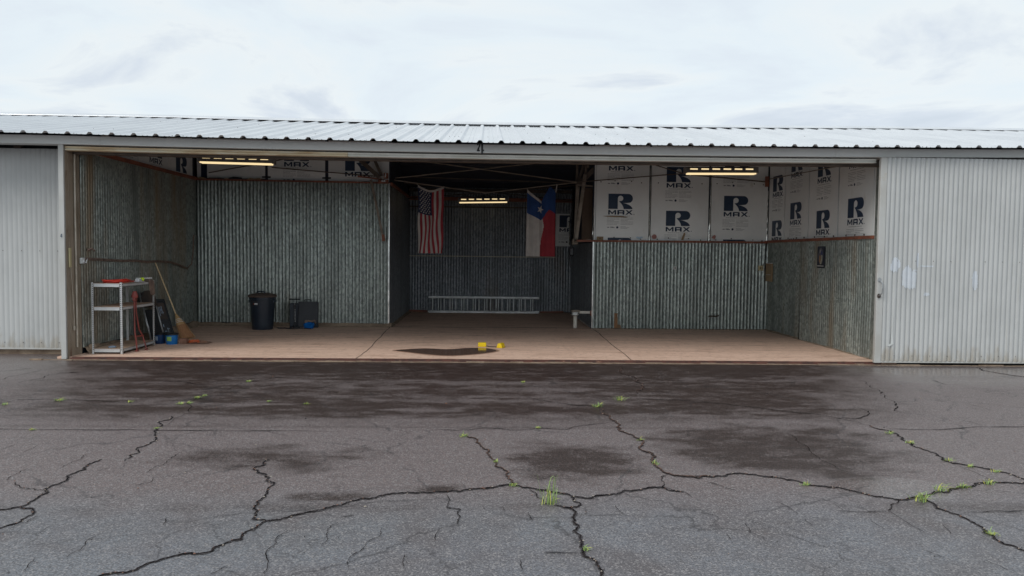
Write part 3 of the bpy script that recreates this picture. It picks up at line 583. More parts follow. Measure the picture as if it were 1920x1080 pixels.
# threshold: two rusty rails and a crumbling concrete lip
tb = B()
x = -6.05
while x < 6.0:
    x2 = min(6.0, x + rnd.uniform(.5, 1.3)); tb.box(x, -.055 + rnd.uniform(-.004, .004), -.1, x2 - .004, .045, -.008 + rnd.uniform(-.004, .003)); x = x2
tb.box(-6.05, -.002, -.02, 6.0, .012, .009); tb.box(-6.05, -.05, -.02, 6.0, -.038, .004)
thr = tb.build('threshold', mat('track_rust', (.13, .05, .036), .7, 0, (.06, .03, .025), 8, extra=[((.34, .20, .13), 7, (1, 1, 1), .60, .72)])); tag(thr, 'rusty red door track let into the slab edge', 'threshold', kind='structure')
lp = B(); x = -6.6
while x < 9.5:
    x2 = x + rnd.uniform(.08, .3); lp.box(x, -.085 - rnd.uniform(0, .03), -.1, x2, -.056, ZG + rnd.uniform(.004, .018)); x = x2
lp.build('threshold_lip', 'concrete', thr)

# ================================================================== HANGAR
hg = empty('hangar', (0, 4, 0), 'long low metal aircraft hangar with ribbed roof and one bay standing open', 'hangar')
XL, XR, YB, TL, TR = -6.08, 6.07, 4.8, -2.05, 2.28
EV, RY, RZ, EZ = -.30, 4.62, 4.30, 3.222          # eave y, ridge y, ridge z, eave z
SL = (RZ - EZ) / (RY - EV)
def rz(y): return EZ + SL * (y - EV) if y <= RY else RZ - SL * (y - RY)
X0, X1 = -15.0, 17.0
# roof sheet: pans with trapezoid ribs every 0.305 m
def ribline():
    pts = []; p = .305; x = -.106 - p * 48
    while x < X1:
        for dx, h in ((-.046, 0), (-.018, .034), (.018, .034), (.046, 0), (.115, 0), (.121, .006), (.129, .006), (.135, 0), (.178, 0), (.184, .006), (.192, .006), (.198, 0)):
            if X0 < x + dx < X1: pts.append((x + dx, h))
        x += p
    return pts
xx = [X0 + k * .5 for k in range(int((X1 - X0) / .5) + 1)]
rl = ribline(); b = B()
for (ya, yb) in ((EV, RY), (RY, 9.6)):
    ysg = [ya + (yb - ya) * k / 4 for k in range(5)]
    b.grid([[(x, y, rz(y) + h) for x, h in rl] for y in ysg])
roof = b.build('roof', 'roof', hg, warp=sag)
b = B()   # ridge cap, standing on the ribs
pr = [(RY - .30, rz(RY - .30) + .040), (RY - .29, rz(RY - .30) + .058), (RY, RZ + .075), (RY + .3, rz(RY + .3) + .05)]
xx = [X0 + k * .5 for k in range(int((X1 - X0) / .5) + 1)]
b.grid([[(x, y, z) for x in xx] for y, z in pr]); b.build('ridge_cap', 'roof', roof, warp=sag)
b = B(); rnd = random.Random(2)
for x, h in rl:
    if h == 0 and rnd.random() < .3:
        for y in (-.22, .9, 2.1, 3.3, 4.2):
            if rnd.random() < .4: b.box(x - .005, y - .005, rz(y) + .001, x + .005, y + .005, rz(y) + .007)
sc = b.build('screws', 'dusty', roof, warp=sag); sc['kind'] = 'stuff'
b = B()   # dark liner added under the sheet to cut bounced light; purlins
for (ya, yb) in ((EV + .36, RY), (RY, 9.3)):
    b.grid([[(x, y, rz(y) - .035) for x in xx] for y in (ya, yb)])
b.build('added_liner', 'deck', hg, warp=sag)
for y in (1.4, 2.7, 3.9, 5.6, 6.8, 8.0):
    b = B(); b.box(XL, y, rz(y) - .16, XR, y + .06, rz(y) - .05); b.build('purlin', 'purlin', hg)
# fascia, track and lining angle over the doorway
b = B()
xs2 = [X0 + k * .4 for k in range(81)]
b.grid([[(x, y, z) for x in xs2] for y, z in ((.16, 3.235), (-.028, 3.235), (-.03, 3.231), (-.03, 3.118), (-.026, 3.112), (.0, 3.112), (.16, 3.112))])
fas = b.build('fascia', 'fascia', hg, warp=sag)
for x in (-10.2, -5.6, .83, 5.2, 9.6): b = B(); b.box(x, -.034, 3.114, x + .012, -.029, 3.23); b.build('fascia_seam', 'fascia', fas, warp=sag)
b = B()     # painted unit number, an old digit showing under the new one
fn = lambda u, v, d: (-.104 + u * 1.25, -.0335 - d, 3.100 + v * 1.2)
for pl in ([(.012, 0), (.034, 0), (.034, .130), (.010, .130)], [(-.036, .028), (-.004, .028), (-.004, .046), (-.030, .046)], [(.034, .030), (.046, .030), (.044, .05), (.034, .05)],
           [(-.040, .036), (-.022, .036), (.002, .100), (-.002, .125), (-.014, .116), (-.016, .096)], [(-.040, .104), (-.026, .100), (-.016, .112), (-.004, .128), (-.02, .128), (-.036, .124)],
           [(-.042, .03), (-.024, .032), (-.01, .062), (-.03, .06)]): b.poly(pl, fn, .001)
num = b.build('painted_number', 'black', fas, warp=sag); tag(num, 'painted number 4 over an older digit')
def railrow(xa, xb, name, m):
    b = B(); n = int((xb - xa) / .4) + 1; X_ = [xa + (xb - xa) * k / n for k in range(n + 1)]
    b.grid([[(x, y, z) for x in X_] for y, z in ((.15, 3.092), (.03, 3.092), (.03, 3.066), (.042, 3.064), (.042, 3.052), (.026, 3.050), (.026, 3.032), (.15, 3.032))])
    return b.build(name, m, hg, warp=sag)
railrow(-6.12, -2.05, 'door_track', 'rail_rust'); railrow(-2.045, 5.86, 'door_track', 'rail')
b = B(); n = 30
b.grid([[(XL + (XR - XL) * k / n, y, z) for k in range(n + 1)] for y, z in ((.17, 3.10), (.17, 3.004), (.175, 3.000), (.30, 3.000), (.30, 3.10))]); b.build('header_angle', 'steel_dk', hg, warp=sag)

# ---- sliding doors
def door(xa, xb, yy, z0, z1, edge_side, label, amp=.0105):
    b = B(); e = .10
    xs_a, xs_b = (xa + e, xb) if edge_side < 0 else (xa, xb - e)
    corr(b, 'x', xs_a, xs_b, z0 + .03, z1, yy, amp=amp, pitch=.0735, seg=10, jit=.004, nz=6)
    d = b.build('sliding_door', 'door', hg); tag(d, label)
    b = B(); ex0, ex1 = (xa, xa + e) if edge_side < 0 else (xb - e, xb)
    b.box(ex0, yy - .012, z0, ex1, yy + .05, z1 + .001, bev=.006)
    b.box(xa + (e if edge_side < 0 else 0) + .001, yy - .004, z0 + .005, xb - (e if edge_side > 0 else 0) - .001, yy + .04, z0 + .030)
    b.build('door_frame', 'door_edge', d)
    b = B()
    for i in range(int((xb - xa) / .27)):
        for z in (1.55, z0 + .11):
            x = xs_a + .2 + i * .27 + .01 * math.sin(i * 7); b.lathe([(.007, 0), (.004, .004)], (0, 0, 0), 6)
            o = len(b.v) - 12
            for k in range(12): v = b.v[o + k]; b.v[o + k] = (x + v[0], yy - .0095 - v[2], z + v[1])
    sc = b.build('screws', 'dusty', d); sc['kind'] = 'stuff'
    return d
dR = door(5.862, 16.5, -.10, .008, 3.088, -1, 'white corrugated sliding door right of the opening')
# scuffed pale blue-white patches
def patch(cx, cz, rx, rz_, seed, ring=False):
    b = B(); st = .011; nx, nz = int(rx * 2.6 / st), int(rz_ * 2.6 / st)
    f_ = lambda x: -.10 - (.0105 * (2 * abs(math.sin(math.pi * (x - 5.962) / .0735)) ** .8 - 1) + (.004 if math.floor((x - 5.962) / .735) % 2 else 0) ) - .004
    for i in range(nx):
        for k in range(nz):
            x = cx - rx * 1.3 + i * st; z = cz - rz_ * 1.3 + k * st
            r = math.hypot((x - cx) / rx, (z - cz) / rz_) + .45 * noise.noise(Vector((x * 9 + seed, z * 7, 0))) + .25 * noise.noise(Vector((x * 40, z * 25, seed)))
            if (r < 1 and not ring) or (ring and .82 < r < .97):
                b.add([(x, f_(x), z), (x + st, f_(x + st), z), (x + st, f_(x + st), z + st), (x, f_(x), z + st)], [(0, 1, 2, 3)])
    if b.v: b.build('paint_patch', 'patch', dR)
patch(6.12, 1.475, .075, .11, 1); patch(6.36, 1.28, .115, .17, 2); patch(7.35, 1.27, .05, .14, 5); patch(6.62, 1.47, .10, .014, 8); patch(6.63, 1.05, .05, .03, 9); patch(6.47, 1.55, .02, .10, 12)
b = B()
b.box(5.872, -.118, .965, 5.908, -.1125, 1.295, bev=.002)
hp = b.build('handle_plate', 'door_edge', dR)
b = B()
b.tube([(5.892, -.118, 1.255), (5.900, -.150, 1.25), (5.915, -.166, 1.21), (5.918, -.168, 1.15), (5.914, -.166, 1.07), (5.90, -.150, 1.04), (5.892, -.118, 1.03)], .009, 8)
b.lathe([(.028, 0), (.028, .004)], (0, 0, 0), 16); o = len(b.v) - 32
for k in range(32): v = b.v[o + k]; b.v[o + k] = (5.892 + v[0], -.1185 - v[2], 1.262 + v[1] * 1.3)
b.lathe([(.028, 0), (.028, .004)], (0, 0, 0), 16, mi=1); o = len(b.v) - 32
for k in range(32): v = b.v[o + k]; b.v[o + k] = (5.892 + v[0], -.1185 - v[2], 1.02 + v[1] * 1.3)
b.build('door_handle', ['tubsteel', 'dusty'], dR, smooth=True)
# bent tear low on the sheet
b = B(); b.poly([(0, 0), (.07, .02), (.085, .30), (.098, .44), (.09, .20), (.11, .02), (.05, -.02)], lambda u, v, d: (6.03 + u, -.117 - d, .28 + v), .004); b.build('torn_sheet', 'fascia', dR)

dL = door(-14.8, -6.215, .47, .045, 3.088, +1, 'pale grey corrugated sliding door set back left of the opening', .0035)
b = B(); b.box(-6.205, -.004, -.028, -6.13, .03, 3.112, bev=.004); pst = b.build('door_post', 'door_edge', hg)
b = B(); b.box(-6.196, -.0075, 1.735, -6.150, -.0045, 1.815); st_ = b.build('number_sticker', 'outlet', pst)
b = B(); fn = lambda u, v, d: (-6.186 + u, -.009 - d, 1.748 + v)
for pl in ([(.016, 0), (.023, 0), (.023, .055), (.016, .055)], [(0, .014), (.028, .014), (.028, .022), (0, .022)], [(0, .022), (.007, .022), (.018, .055), (.012, .055)]): b.poly(pl, fn, .001)
b.build('sticker_number', 'ink', st_)
b = B(); b.box(-6.2, .035, -.02, -6.125, .36, 3.10); b.box(-6.124, .33, 0, -6.10, .365, 3.06); b.box(-6.124, .10, 0, -6.117, .112, 3.05); b.build('door_jamb', 'jamb', hg)
b = B(); b.tube([(-6.10, .235, .12), (-6.10, .235, 1.2), (-6.102, .233, 2.2), (-6.10, .235, 3.04)], .013, 8); b.build('conduit', 'conduit', hg, smooth=True)
b = B(); b.box(-14.9, .53, -.03, -6.22, .6, .04); b.build('footing', 'concrete', hg)
b = B(); b.box(-14.9, .55, 3.0, -6.2, .70, 3.24); b.build('shaded_header', 'hole', hg)   # near-black colour stands in for shade in the gap above the set-back door
for x in (-6.42, -7.1, -7.9, -8.6): b = B(); b.box(x, .43, 3.085, x + .10, .52, 3.15); b.build('door_hanger', 'dusty', dL)

# ---- inner walls, corrugated
def wall(name, m, *a, **k):
    b = B(); corr(b, *a, **k); return b.build(name, m, hg)
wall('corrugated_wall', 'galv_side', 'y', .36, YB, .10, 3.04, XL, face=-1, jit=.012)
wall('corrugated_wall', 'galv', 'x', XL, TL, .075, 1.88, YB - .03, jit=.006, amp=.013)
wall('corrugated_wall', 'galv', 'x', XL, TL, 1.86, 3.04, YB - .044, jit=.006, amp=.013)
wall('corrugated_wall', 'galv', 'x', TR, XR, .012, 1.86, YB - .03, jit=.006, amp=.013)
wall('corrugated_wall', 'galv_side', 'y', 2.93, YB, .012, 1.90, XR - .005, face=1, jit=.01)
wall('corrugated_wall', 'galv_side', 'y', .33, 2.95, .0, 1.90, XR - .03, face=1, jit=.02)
wall('corrugated_wall', 'galv_shaded', 'y', YB, 8.75, .03, 3.0, TL, face=-1, jit=.01)
wall('corrugated_wall', 'galv_shaded', 'y', YB, 8.75, .0, 1.84, TR, face=1, jit=.01)
wall('corrugated_wall', 'galv_shaded', 'x', TL, TR, .03, 1.52, 8.74, jit=.01)
wall('corrugated_wall', 'galv_shaded', 'x', TL, TR, 1.5, 3.35, 8.76, jit=.01)
b = B(); b.poly([(2.945, 0), (2.985, 0), (2.958, 1.0), (2.952, 1.9), (2.945, 1.9)], lambda u, v, d: (XR - .046 - d, u, .01 + v), .006); b.build('sheet_gap', 'hole', hg)
# plain backing sheets close the bays off
def flat(name, m, vs): b = B(); b.add(vs, [tuple(range(len(vs)))]); return b.build(name, m, hg)
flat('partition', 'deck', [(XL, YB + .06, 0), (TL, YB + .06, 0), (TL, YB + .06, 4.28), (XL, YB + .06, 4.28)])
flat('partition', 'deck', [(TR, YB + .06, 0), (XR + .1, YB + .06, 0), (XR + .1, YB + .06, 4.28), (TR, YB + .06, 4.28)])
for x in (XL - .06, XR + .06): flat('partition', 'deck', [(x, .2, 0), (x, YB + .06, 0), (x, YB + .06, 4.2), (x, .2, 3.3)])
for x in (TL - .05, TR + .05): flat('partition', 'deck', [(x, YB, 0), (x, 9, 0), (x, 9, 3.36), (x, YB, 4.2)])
flat('outer_wall', 'door', [(X0, 9.3, -.05), (X1, 9.3, -.05), (X1, 9.3, 3.3), (X0, 9.3, 3.3)])
for x in (X0 + .05, X1 - .05): flat('outer_wall', 'door', [(x, .2, -.05), (x, 9.3, -.05), (x, 9.3, 3.2), (x, RY, 4.2), (x, .2, 3.2)])
b = B(); b.box(6.03, .14, 0, 6.09, .33, 3.10); b.build('door_jamb', 'galv_side', hg)
# corner flashings
b = B(); b.box(TL - .028, YB - .056, .08, TL + .004, YB - .02, 3.04); b.build('corner_flashing', 'foil', hg)
b = B(); b.box(TR - .008, YB - .05, .012, TR + .012, YB - .015, 1.86); b.build('corner_flashing', 'foil', hg)
# footings and drifts of dirt along the walls
rnd = random.Random(8)
def curb(x0, y0, x1, y1, h, d, nx, ny):
    b = B(); n = 60; rows = [[], [], [], []]
    for i in range(n + 1):
        t = i / n; x, y = x0 + (x1 - x0) * t, y0 + (y1 - y0) * t
        hh = h * (1 + .35 * noise.noise(Vector((x * 3, y * 3, 1)))); dd = d * (1 + .6 * noise.noise(Vector((x * 4, y * 4, 5))))
        rows[0].append((x, y, hh)); rows[1].append((x + nx * dd * .45, y + ny * dd * .45, hh * .93)); rows[2].append((x + nx * dd * .7, y + ny * dd * .7, hh * .5)); rows[3].append((x + nx * dd * 1.2, y + ny * dd * 1.2, .002))
    b.grid(rows); b.build('footing', 'concrete', hg, smooth=True)
curb(XL, YB, TL + .05, YB - .0, .078, .10, 0, -1); curb(XL, .36, XL, YB, .10, .09, 1, 0); curb(TL, YB - .1, TL, 8.7, .04, .06, 1, 0); curb(XR, .35, XR, YB, .025, .05, -1, 0); curb(TR, YB, XR, YB, .014, .05, 0, -1)
# red girts
def girt(p, q, h=.055, d=.05): b = B(); b.bar(p, q, d, h); return b.build('girt', 'redsteel', hg)
girt((XL + .03, .36, 3.075), (XL + .03, YB - .02, 3.07), .06); girt((XL, YB - .05, 3.06), (TL, YB - .05, 3.045), .035); girt((TR - .35, YB - .05, 1.878), (XR, YB - .05, 1.892), .042); girt((XR - .04, .33, 1.915), (XR - .04, YB, 1.905), .05)
girt((TL + .03, YB + .02, 3.03), (TL + .03, 8.7, 3.02), .06); girt((TL, 8.70, 3.02), (TR, 8.70, 3.0), .09)
girt((TL, 8.68, .045), (-1.55, 8.68, .035), .05); girt((1.45, 8.68, .03), (TR - .2, 8.68, .045), .04)
b = B(); b.bar((TL, 8.68, 1.50), (1.85, 8.68, 1.50), .06, .026); b.build('girt', 'conduit', hg)
b = B(); b.bar((TL, 8.72, 3.24), (TR, 8.72, 3.24), .06, .08); b.build('girt', 'steel_dk', hg); b = B(); b.bar((TL, 8.66, 2.80), (1.2, 8.66, 2.80), .03, .03); b.build('girt', 'steel_dk', hg)

# ---- insulation boards with printed marks
def board(corners, logos, fnmap, h=.323, name='insulation_board'):
    """corners: (u0,u1,v0,v1) on the wall; fnmap(u,v,d) -> world; d out of the wall"""
    u0, u1, v0, v1 = corners; b = B()
    vs = [fnmap(u, v, d) for d in (-.02, .0) for u, v in ((u0, v0), (u1, v0), (u1, v1), (u0, v1))]
    b.add(vs, [(0, 1, 2, 3), (7, 6, 5, 4), (0, 4, 5, 1), (1, 5, 6, 2), (2, 6, 7, 3), (3, 7, 4, 0)])
    if logos:
        p = B()
        for (lu, lv) in logos: logo(p, (lambda u, v, lu=lu, lv=lv: fnmap(lu + u, lv + v, .002)), h)
        V = p.v; inv = fnmap.inv; fs, ms = [], []      # keep only the print that lies on this board
        for f_, mi in zip(p.f, p.m):
            uu = [inv(V[i]) for i in f_]
            if any(u0 < a < u1 and v0 < c < v1 for a, c in uu):
                for i in f_:
                    a, c = inv(V[i]); V[i] = tuple(fnmap(min(max(a, u0), u1), min(max(c, v0), v1), .002))
                fs.append(f_); ms.append(mi + 1)
        o_ = len(b.v); b.v += V; b.f += [tuple(i + o_ for i in f_) for f_ in fs]; b.m += ms
        used = set(i for f_ in b.f for i in f_); mp_ = {k: n for n, k in enumerate(sorted(used))}
        b.v = [b.v[k] for k in sorted(used)]; b.f = [tuple(mp_[i] for i in f_) for f_ in b.f]
    return b.build(name, ['board', 'ink', 'ink2'], hg)
def backmap(y):
    f_ = lambda u, v, d: (u, y - d, v)
    f_.inv = lambda p: (p[0], p[2]); return f_
def rightmap(x):
    f_ = lambda u, v, d: (x - d, -u, v)
    f_.inv = lambda p: (-p[1], p[2]); return f_
def leftmap(x):
    f_ = lambda u, v, d: (x + d, u, v)
    f_.inv = lambda p: (p[1], p[2]); return f_
bm_ = backmap(YB + .02); P_ = .937
for (u0, u1, lu, tops) in ((2.30, 3.475, 2.60, (3.83, 2.893, 1.956)), (3.525, 4.765, 3.848, (3.483, 2.546)), (4.83, 6.05, 5.10, (3.82, 2.883, 1.946))):
    board((u0, u1, 1.70, 4.15), [(lu, t - .323) for t in tops], bm_)
rm = rightmap(XR)
def rtop(y): return rz(y) - .1
for (ya, yb, yl, bots) in ((4.78, 3.955, 4.58, (2.955, 2.02)), (3.92, 2.83, 3.65, (3.27, 2.335)), (2.79, 1.655, 2.46, (3.05, 2.113)), (1.61, .47, 1.285, (3.19, 2.25)), (.45, .34, 9, ())):
    board((-ya, -yb, 1.72, rtop(yb)), [(-yl, z) for z in bots], rm)
lm = leftmap(XL - .01)
for (ya, yb, yl, bots) in ((.40, 1.0, 9, ()), (1.01, 2.20, 1.56, (3.19 + .12,)), (2.21, 3.42, 2.66, (3.165 + .12,)), (3.43, 4.62, 3.80, (3.13,))):
    board((ya, yb, 3.0, rtop(ya)), [(yl, z) for z in bots], lm)
lb = backmap(YB + .0)
for (u0, u1, lu, bots) in ((-6.07, -5.99, 0, ()), (-5.86, -4.66, -9, ()), (-4.60, -3.41, -4.262, (3.48, 2.55)), (-3.34, -2.07, -2.99, (3.292,))):
    board((u0, u1, 3.0 if u0 > -5 else 3.10, 4.15), [(lu, z) for z in bots if z > 2.9], lb)
board((1.84, 2.225, 1.80, 2.66), [(1.94, 2.30)], backmap(8.70), .32)
flat('gap_backing', 'flagnavy', [(-6.0, YB + .03, 3.05), (-5.8, YB + .03, 3.05), (-5.8, YB + .03, 4.15), (-6.0, YB + .03, 4.15)])  # navy sheet added behind the board gap, its colour stands in for shade
# crosses of black tape in the left seams, torn edge over the left girt
for x in (-4.63, -3.375): b = B(); b.box(x - .09, YB - .012, 3.115, x + .09, YB - .006, 3.150); b.build('black_tape', 'black', hg)
b = B(); fn = lambda u, v, d: (u, YB - .052 - d, 3.055 + v)
b.poly([(-5.85, 0), (-5.1, 0), (-5.13, .06), (-5.3, .07), (-5.42, .035), (-5.6, .05), (-5.8, .045)], fn, .01); b.build('torn_facing', 'black', hg)
b = B(); b.poly([(-6.08, .0), (-5.86, 0), (-5.87, .04), (-5.98, .06), (-6.05, .03)], fn, .02); b.build('torn_facing', 'card', hg); b = B(); b.poly([(-5.5, .0), (-5.36, 0), (-5.40, .035), (-5.46, .04)], fn, .022); b.build('torn_facing', 'card', hg); b = B(); b.poly([(-5.05, .0), (-4.7, 0), (-4.75, .05), (-4.86, .035), (-4.95, .05)], fn, .02); b.build('torn_facing', 'card', hg)
# foil strips in the right seams
rnd = random.Random(21)
def foil(x, z0, z1, w, y=YB + .012):
    b = B(); rows = [[], [], []]; n = 40
    for i in range(n + 1):
        z = z0 + (z1 - z0) * i / n; ww = w * (.6 + .6 * abs(noise.noise(Vector((x * 5, z * 3.1, 2))))) * (1 - .5 * i / n)
        dx = .01 * noise.noise(Vector((x, z * 2, 8)))
        rows[0].append((x + dx - ww, y, z)); rows[1].append((x + dx, y - .014 - .01 * noise.noise(Vector((z * 9, x, 0))), z)); rows[2].append((x + dx + ww, y, z))
    b.grid(rows); b.build('foil_strip', 'foil', hg)
foil(3.50, 1.88, 2.70, .020); foil(3.50, 2.70, 3.9, .012); foil(4.80, 1.88, 2.62, .036); foil(4.81, 2.62, 4.0, .020); foil(6.055, 1.90, 3.0, .022); foil(2.285, 1.88, 2.6, .02); foil(2.215, 1.84, 2.68, .025, 8.68)
b = B()
for x in (2.42, 2.75, 3.05, 3.35, 3.62, 3.95, 4.3, 4.65, 4.92, 5.3, 5.7, 5.95):
    for z in (1.945, 3.15): b.lathe([(.013, 0), (.008, .006)], (0, 0, 0), 8); o = len(b.v) - 16; dx = .05 * math.sin(x * 9); b.v[o:] = [(x + dx + v[0], YB - .002 - v[2], z + v[1] + .02 * math.sin(x * 5)) for v in b.v[o:]]
for y in (.7, 1.0, 1.3, 1.75, 2.1, 2.5, 2.95, 3.3, 3.7, 4.1, 4.5): b.box(XR - .012, y, 1.945, XR - .002, y + .02, 1.975)
sc = b.build('nail_heads', 'dusty', hg); sc['kind'] = 'stuff'

# ---- bracing
def rod(p, q, r=.011, m='steel_dk'): b = B(); b.tube([p, q], r, 6); return b.build('brace_rod', m, hg)
yb = YB + .08
rod((-1.98, yb, 3.60), (1.93, yb, 3.13), .013, 'steel'); rod((-1.95, yb + .03, 3.165), (1.83, yb + .03, 3.62), .013, 'steel')
rod((-1.97, yb, 3.12), (-.03, yb, 2.875), .012, 'steel'); rod((-.03, yb, 2.875), (1.93, yb, 3.13), .012, 'steel')
rod((-1.95, yb + 1, 3.30), (2.2, yb + 1, 3.20), .012); rod((-2.0, 6.9, 3.25), (2.2, 7.9, 2.95), .012); rod((2.2, 6.9, 3.25), (-2.0, 7.9, 2.95), .012)
yw = YB - .07
rod((-5.80, yw, 3.20), (-3.70, yw, 3.61), .011); rod((-4.50, yw, 3.33), (-2.35, yw, 3.18), .011); rod((1.9, yw, 3.12), (4.16, yw, 3.335), .011); rod((3.2, yw, 3.61), (4.2, yw, 3.33), .011)
rod((4.35, yw, 3.31), (5.98, yw, 3.185), .013); rod((6.02, YB - .1, 3.24), (6.0, .8, 3.13), .009, 'steel')
def strut(p, q, w, h, m='steel', name='brace'): b = B(); b.bar(p, q, w, h, (0, 1, 0)); return b.build(name, m, hg)
strut((-2.42, 4.62, 3.10), (-2.17, 4.66, 1.90), .045, .045, 'steel'); strut((-2.17, 4.66, 1.96), (-2.155, 4.66, 1.82), .06, .05, 'redsteel', 'bracket')
strut((-2.78, 4.60, 3.62), (-2.24, 4.60, 3.14), .085, .05, 'steel_dk'); strut((-2.42, 4.64, 3.66), (-2.20, 4.64, 3.18), .06, .05, 'steel_dk'); strut((-2.70, 4.66, 3.165), (-2.2, 4.66, 3.11), .03, .05, 'redsteel', 'bracket')
b = B(); b.box(-2.27, 4.60, 3.03, -2.06, 4.68, 3.10, bev=.006); b.box(-2.15, 4.58, 3.12, -2.06, 4.64, 3.24, bev=.01); b.build('bracket', 'redsteel', hg)
b = B(); b.box(-2.20, 4.585, 3.055, -2.12, 4.598, 3.085); b.tube([(-2.12, 4.57, 3.14), (-2.11, 4.57, 3.23)], .014, 8); b.build('bolt', 'foil', hg)
# right hand post cluster
strut((1.925, 4.98, 1.90), (1.955, 4.98, 3.10), .075, .06, 'steel', 'post'); strut((1.93, 4.90, 1.92), (2.10, 4.90, 3.30), .07, .05, 'steel'); strut((1.94, 4.94, 3.06), (2.50, 4.94, 3.62), .10, .05, 'steel_dk')
strut((1.93, 5.0, 3.1), (1.95, 5.0, 3.75), .05, .05, 'steel_dk', 'post'); strut((2.12, 4.96, 3.25), (2.13, 4.96, 3.75), .05, .05, 'steel_dk', 'post'); strut((1.95, 5.02, 3.08), (2.14, 5.02, 3.7), .06, .04, 'steel_dk')
strut((1.93, 4.92, 3.075), (2.27, 4.92, 3.055), .03, .03, 'steel'); strut((2.17, 5.0, 3.45), (2.17, 5.0, 3.8), .05, .05, 'steel', 'post')
b = B(); b.box(2.07, 5.06, 1.88, 2.29, 5.10, 3.03); b.build('plywood_panel', mat('old_plywood', (.12, .08, .055), .8, 0, (.07, .045, .03), 3, (1, 1, .4)), hg)
b = B(); b.box(1.84, 4.86, 1.80, 1.97, 4.98, 1.90, bev=.01); b.tube([(1.90, 4.84, 1.86), (2.24, 4.84, 1.90)], .022, 8); b.tube([(1.86, 4.84, 1.83), (1.86, 4.84, 1.92)], .018, 8); b.build('bracket', 'steel', hg)
b = B(); b.box(1.78, 4.9, 1.55, 1.90, 4.98, 1.74, bev=.03); b.tube([(1.88, 4.95, 1.8), (1.80, 4.95, 1.74), (1.82, 4.95, 1.3)], .012, 6); b.build('cable', 'black', hg)
b = B(); b.bar((5.985, YB - .09, 3.08), (5.985, YB - .09, 3.30), .07, .05); b.build('bracket', 'redsteel', hg)
b = B()   # thin drip edge posts on the left corner
b.tube([(-6.03, YB - .07, .1), (-6.035, YB - .07, 3.0)], .006, 6); b.build('corner_flashing', 'galv', hg)

# ================================================================== THINGS
# --- fluorescent lights
def lamp(label, x, y, z, L, tilt):
    t = empty('strip_light', (x, y, z), label, 'strip light', 'lit strip lights under the roof')
    b = B(); h = L / 2
    prof = [(-.085, -.035), (-.070, .050), (-.035, .072), (.035, .072), (.070, .050), (.085, -.035), (.080, -.037), (.064, .045), (-.064, .045), (-.080, -.037)]
    rows = [[(s_ * h, py, pz + s_ * h * tilt) for py, pz in prof + prof[:1]] for s_ in (-1, -.98, .98, 1)]
    b.grid(rows)
    for s_ in (-1, 1): b.box(s_ * h - .006, -.08, -.045 + s_ * h * tilt, s_ * h + .006, .08, .066 + s_ * h * tilt)
    b.v = [(v[0] + x, v[1] + y, v[2] + z) for v in b.v]; hs = b.build('lamp_housing', 'lampmetal', t)
    for k in range(6):
        b = B(); cx = -h + L * (k + .72) / 6.5
        q = lambda u, d: (cx + u, -.0750 - .006, 0)
        w = L * .052
        b.add([(cx - w, -.0785, .018 + cx * tilt), (cx + w, -.0785, .018 + cx * tilt), (cx + w, -.0745, .040 + cx * tilt), (cx - w, -.0745, .040 + cx * tilt)], [(0, 1, 2, 3)])
        b.v = [(v[0] + x, v[1] + y, v[2] + z) for v in b.v]; b.build('lit_slot', 'tube', hs)
    for dy in (-.045, .045):
        b = B(); b.tube([(-h * .95, dy - .02, -.048 - h * .95 * tilt), (h * .95, dy - .02, -.048 + h * .95 * tilt)], .014, 10)
        b.v = [(v[0] + x, v[1] + y, v[2] + z) for v in b.v]; b.build('tube', 'tube', t, smooth=True)
    b = B()
    for s_ in (-.8, .8): b.tube([(s_ * h, 0, .04), (s_ * h, 0, rz(y) - z - .04)], .004, 5)
    b.v = [(v[0] + x, v[1] + y, v[2] + z) for v in b.v]; b.build('hanger', 'steel_dk', t)
lamp('lit strip light hanging under the roof above the left wing, slightly tilted', -4.31, 2.0, 3.135, 1.28, -.012)
lamp('lit strip light hanging in front of the printed insulation boards on the right', 4.12, 2.0, 3.085, 1.28, .012)
lamp('small lit strip light deep in the centre bay between the two flags', -.09, 7.9, 2.925, 1.27, .025)

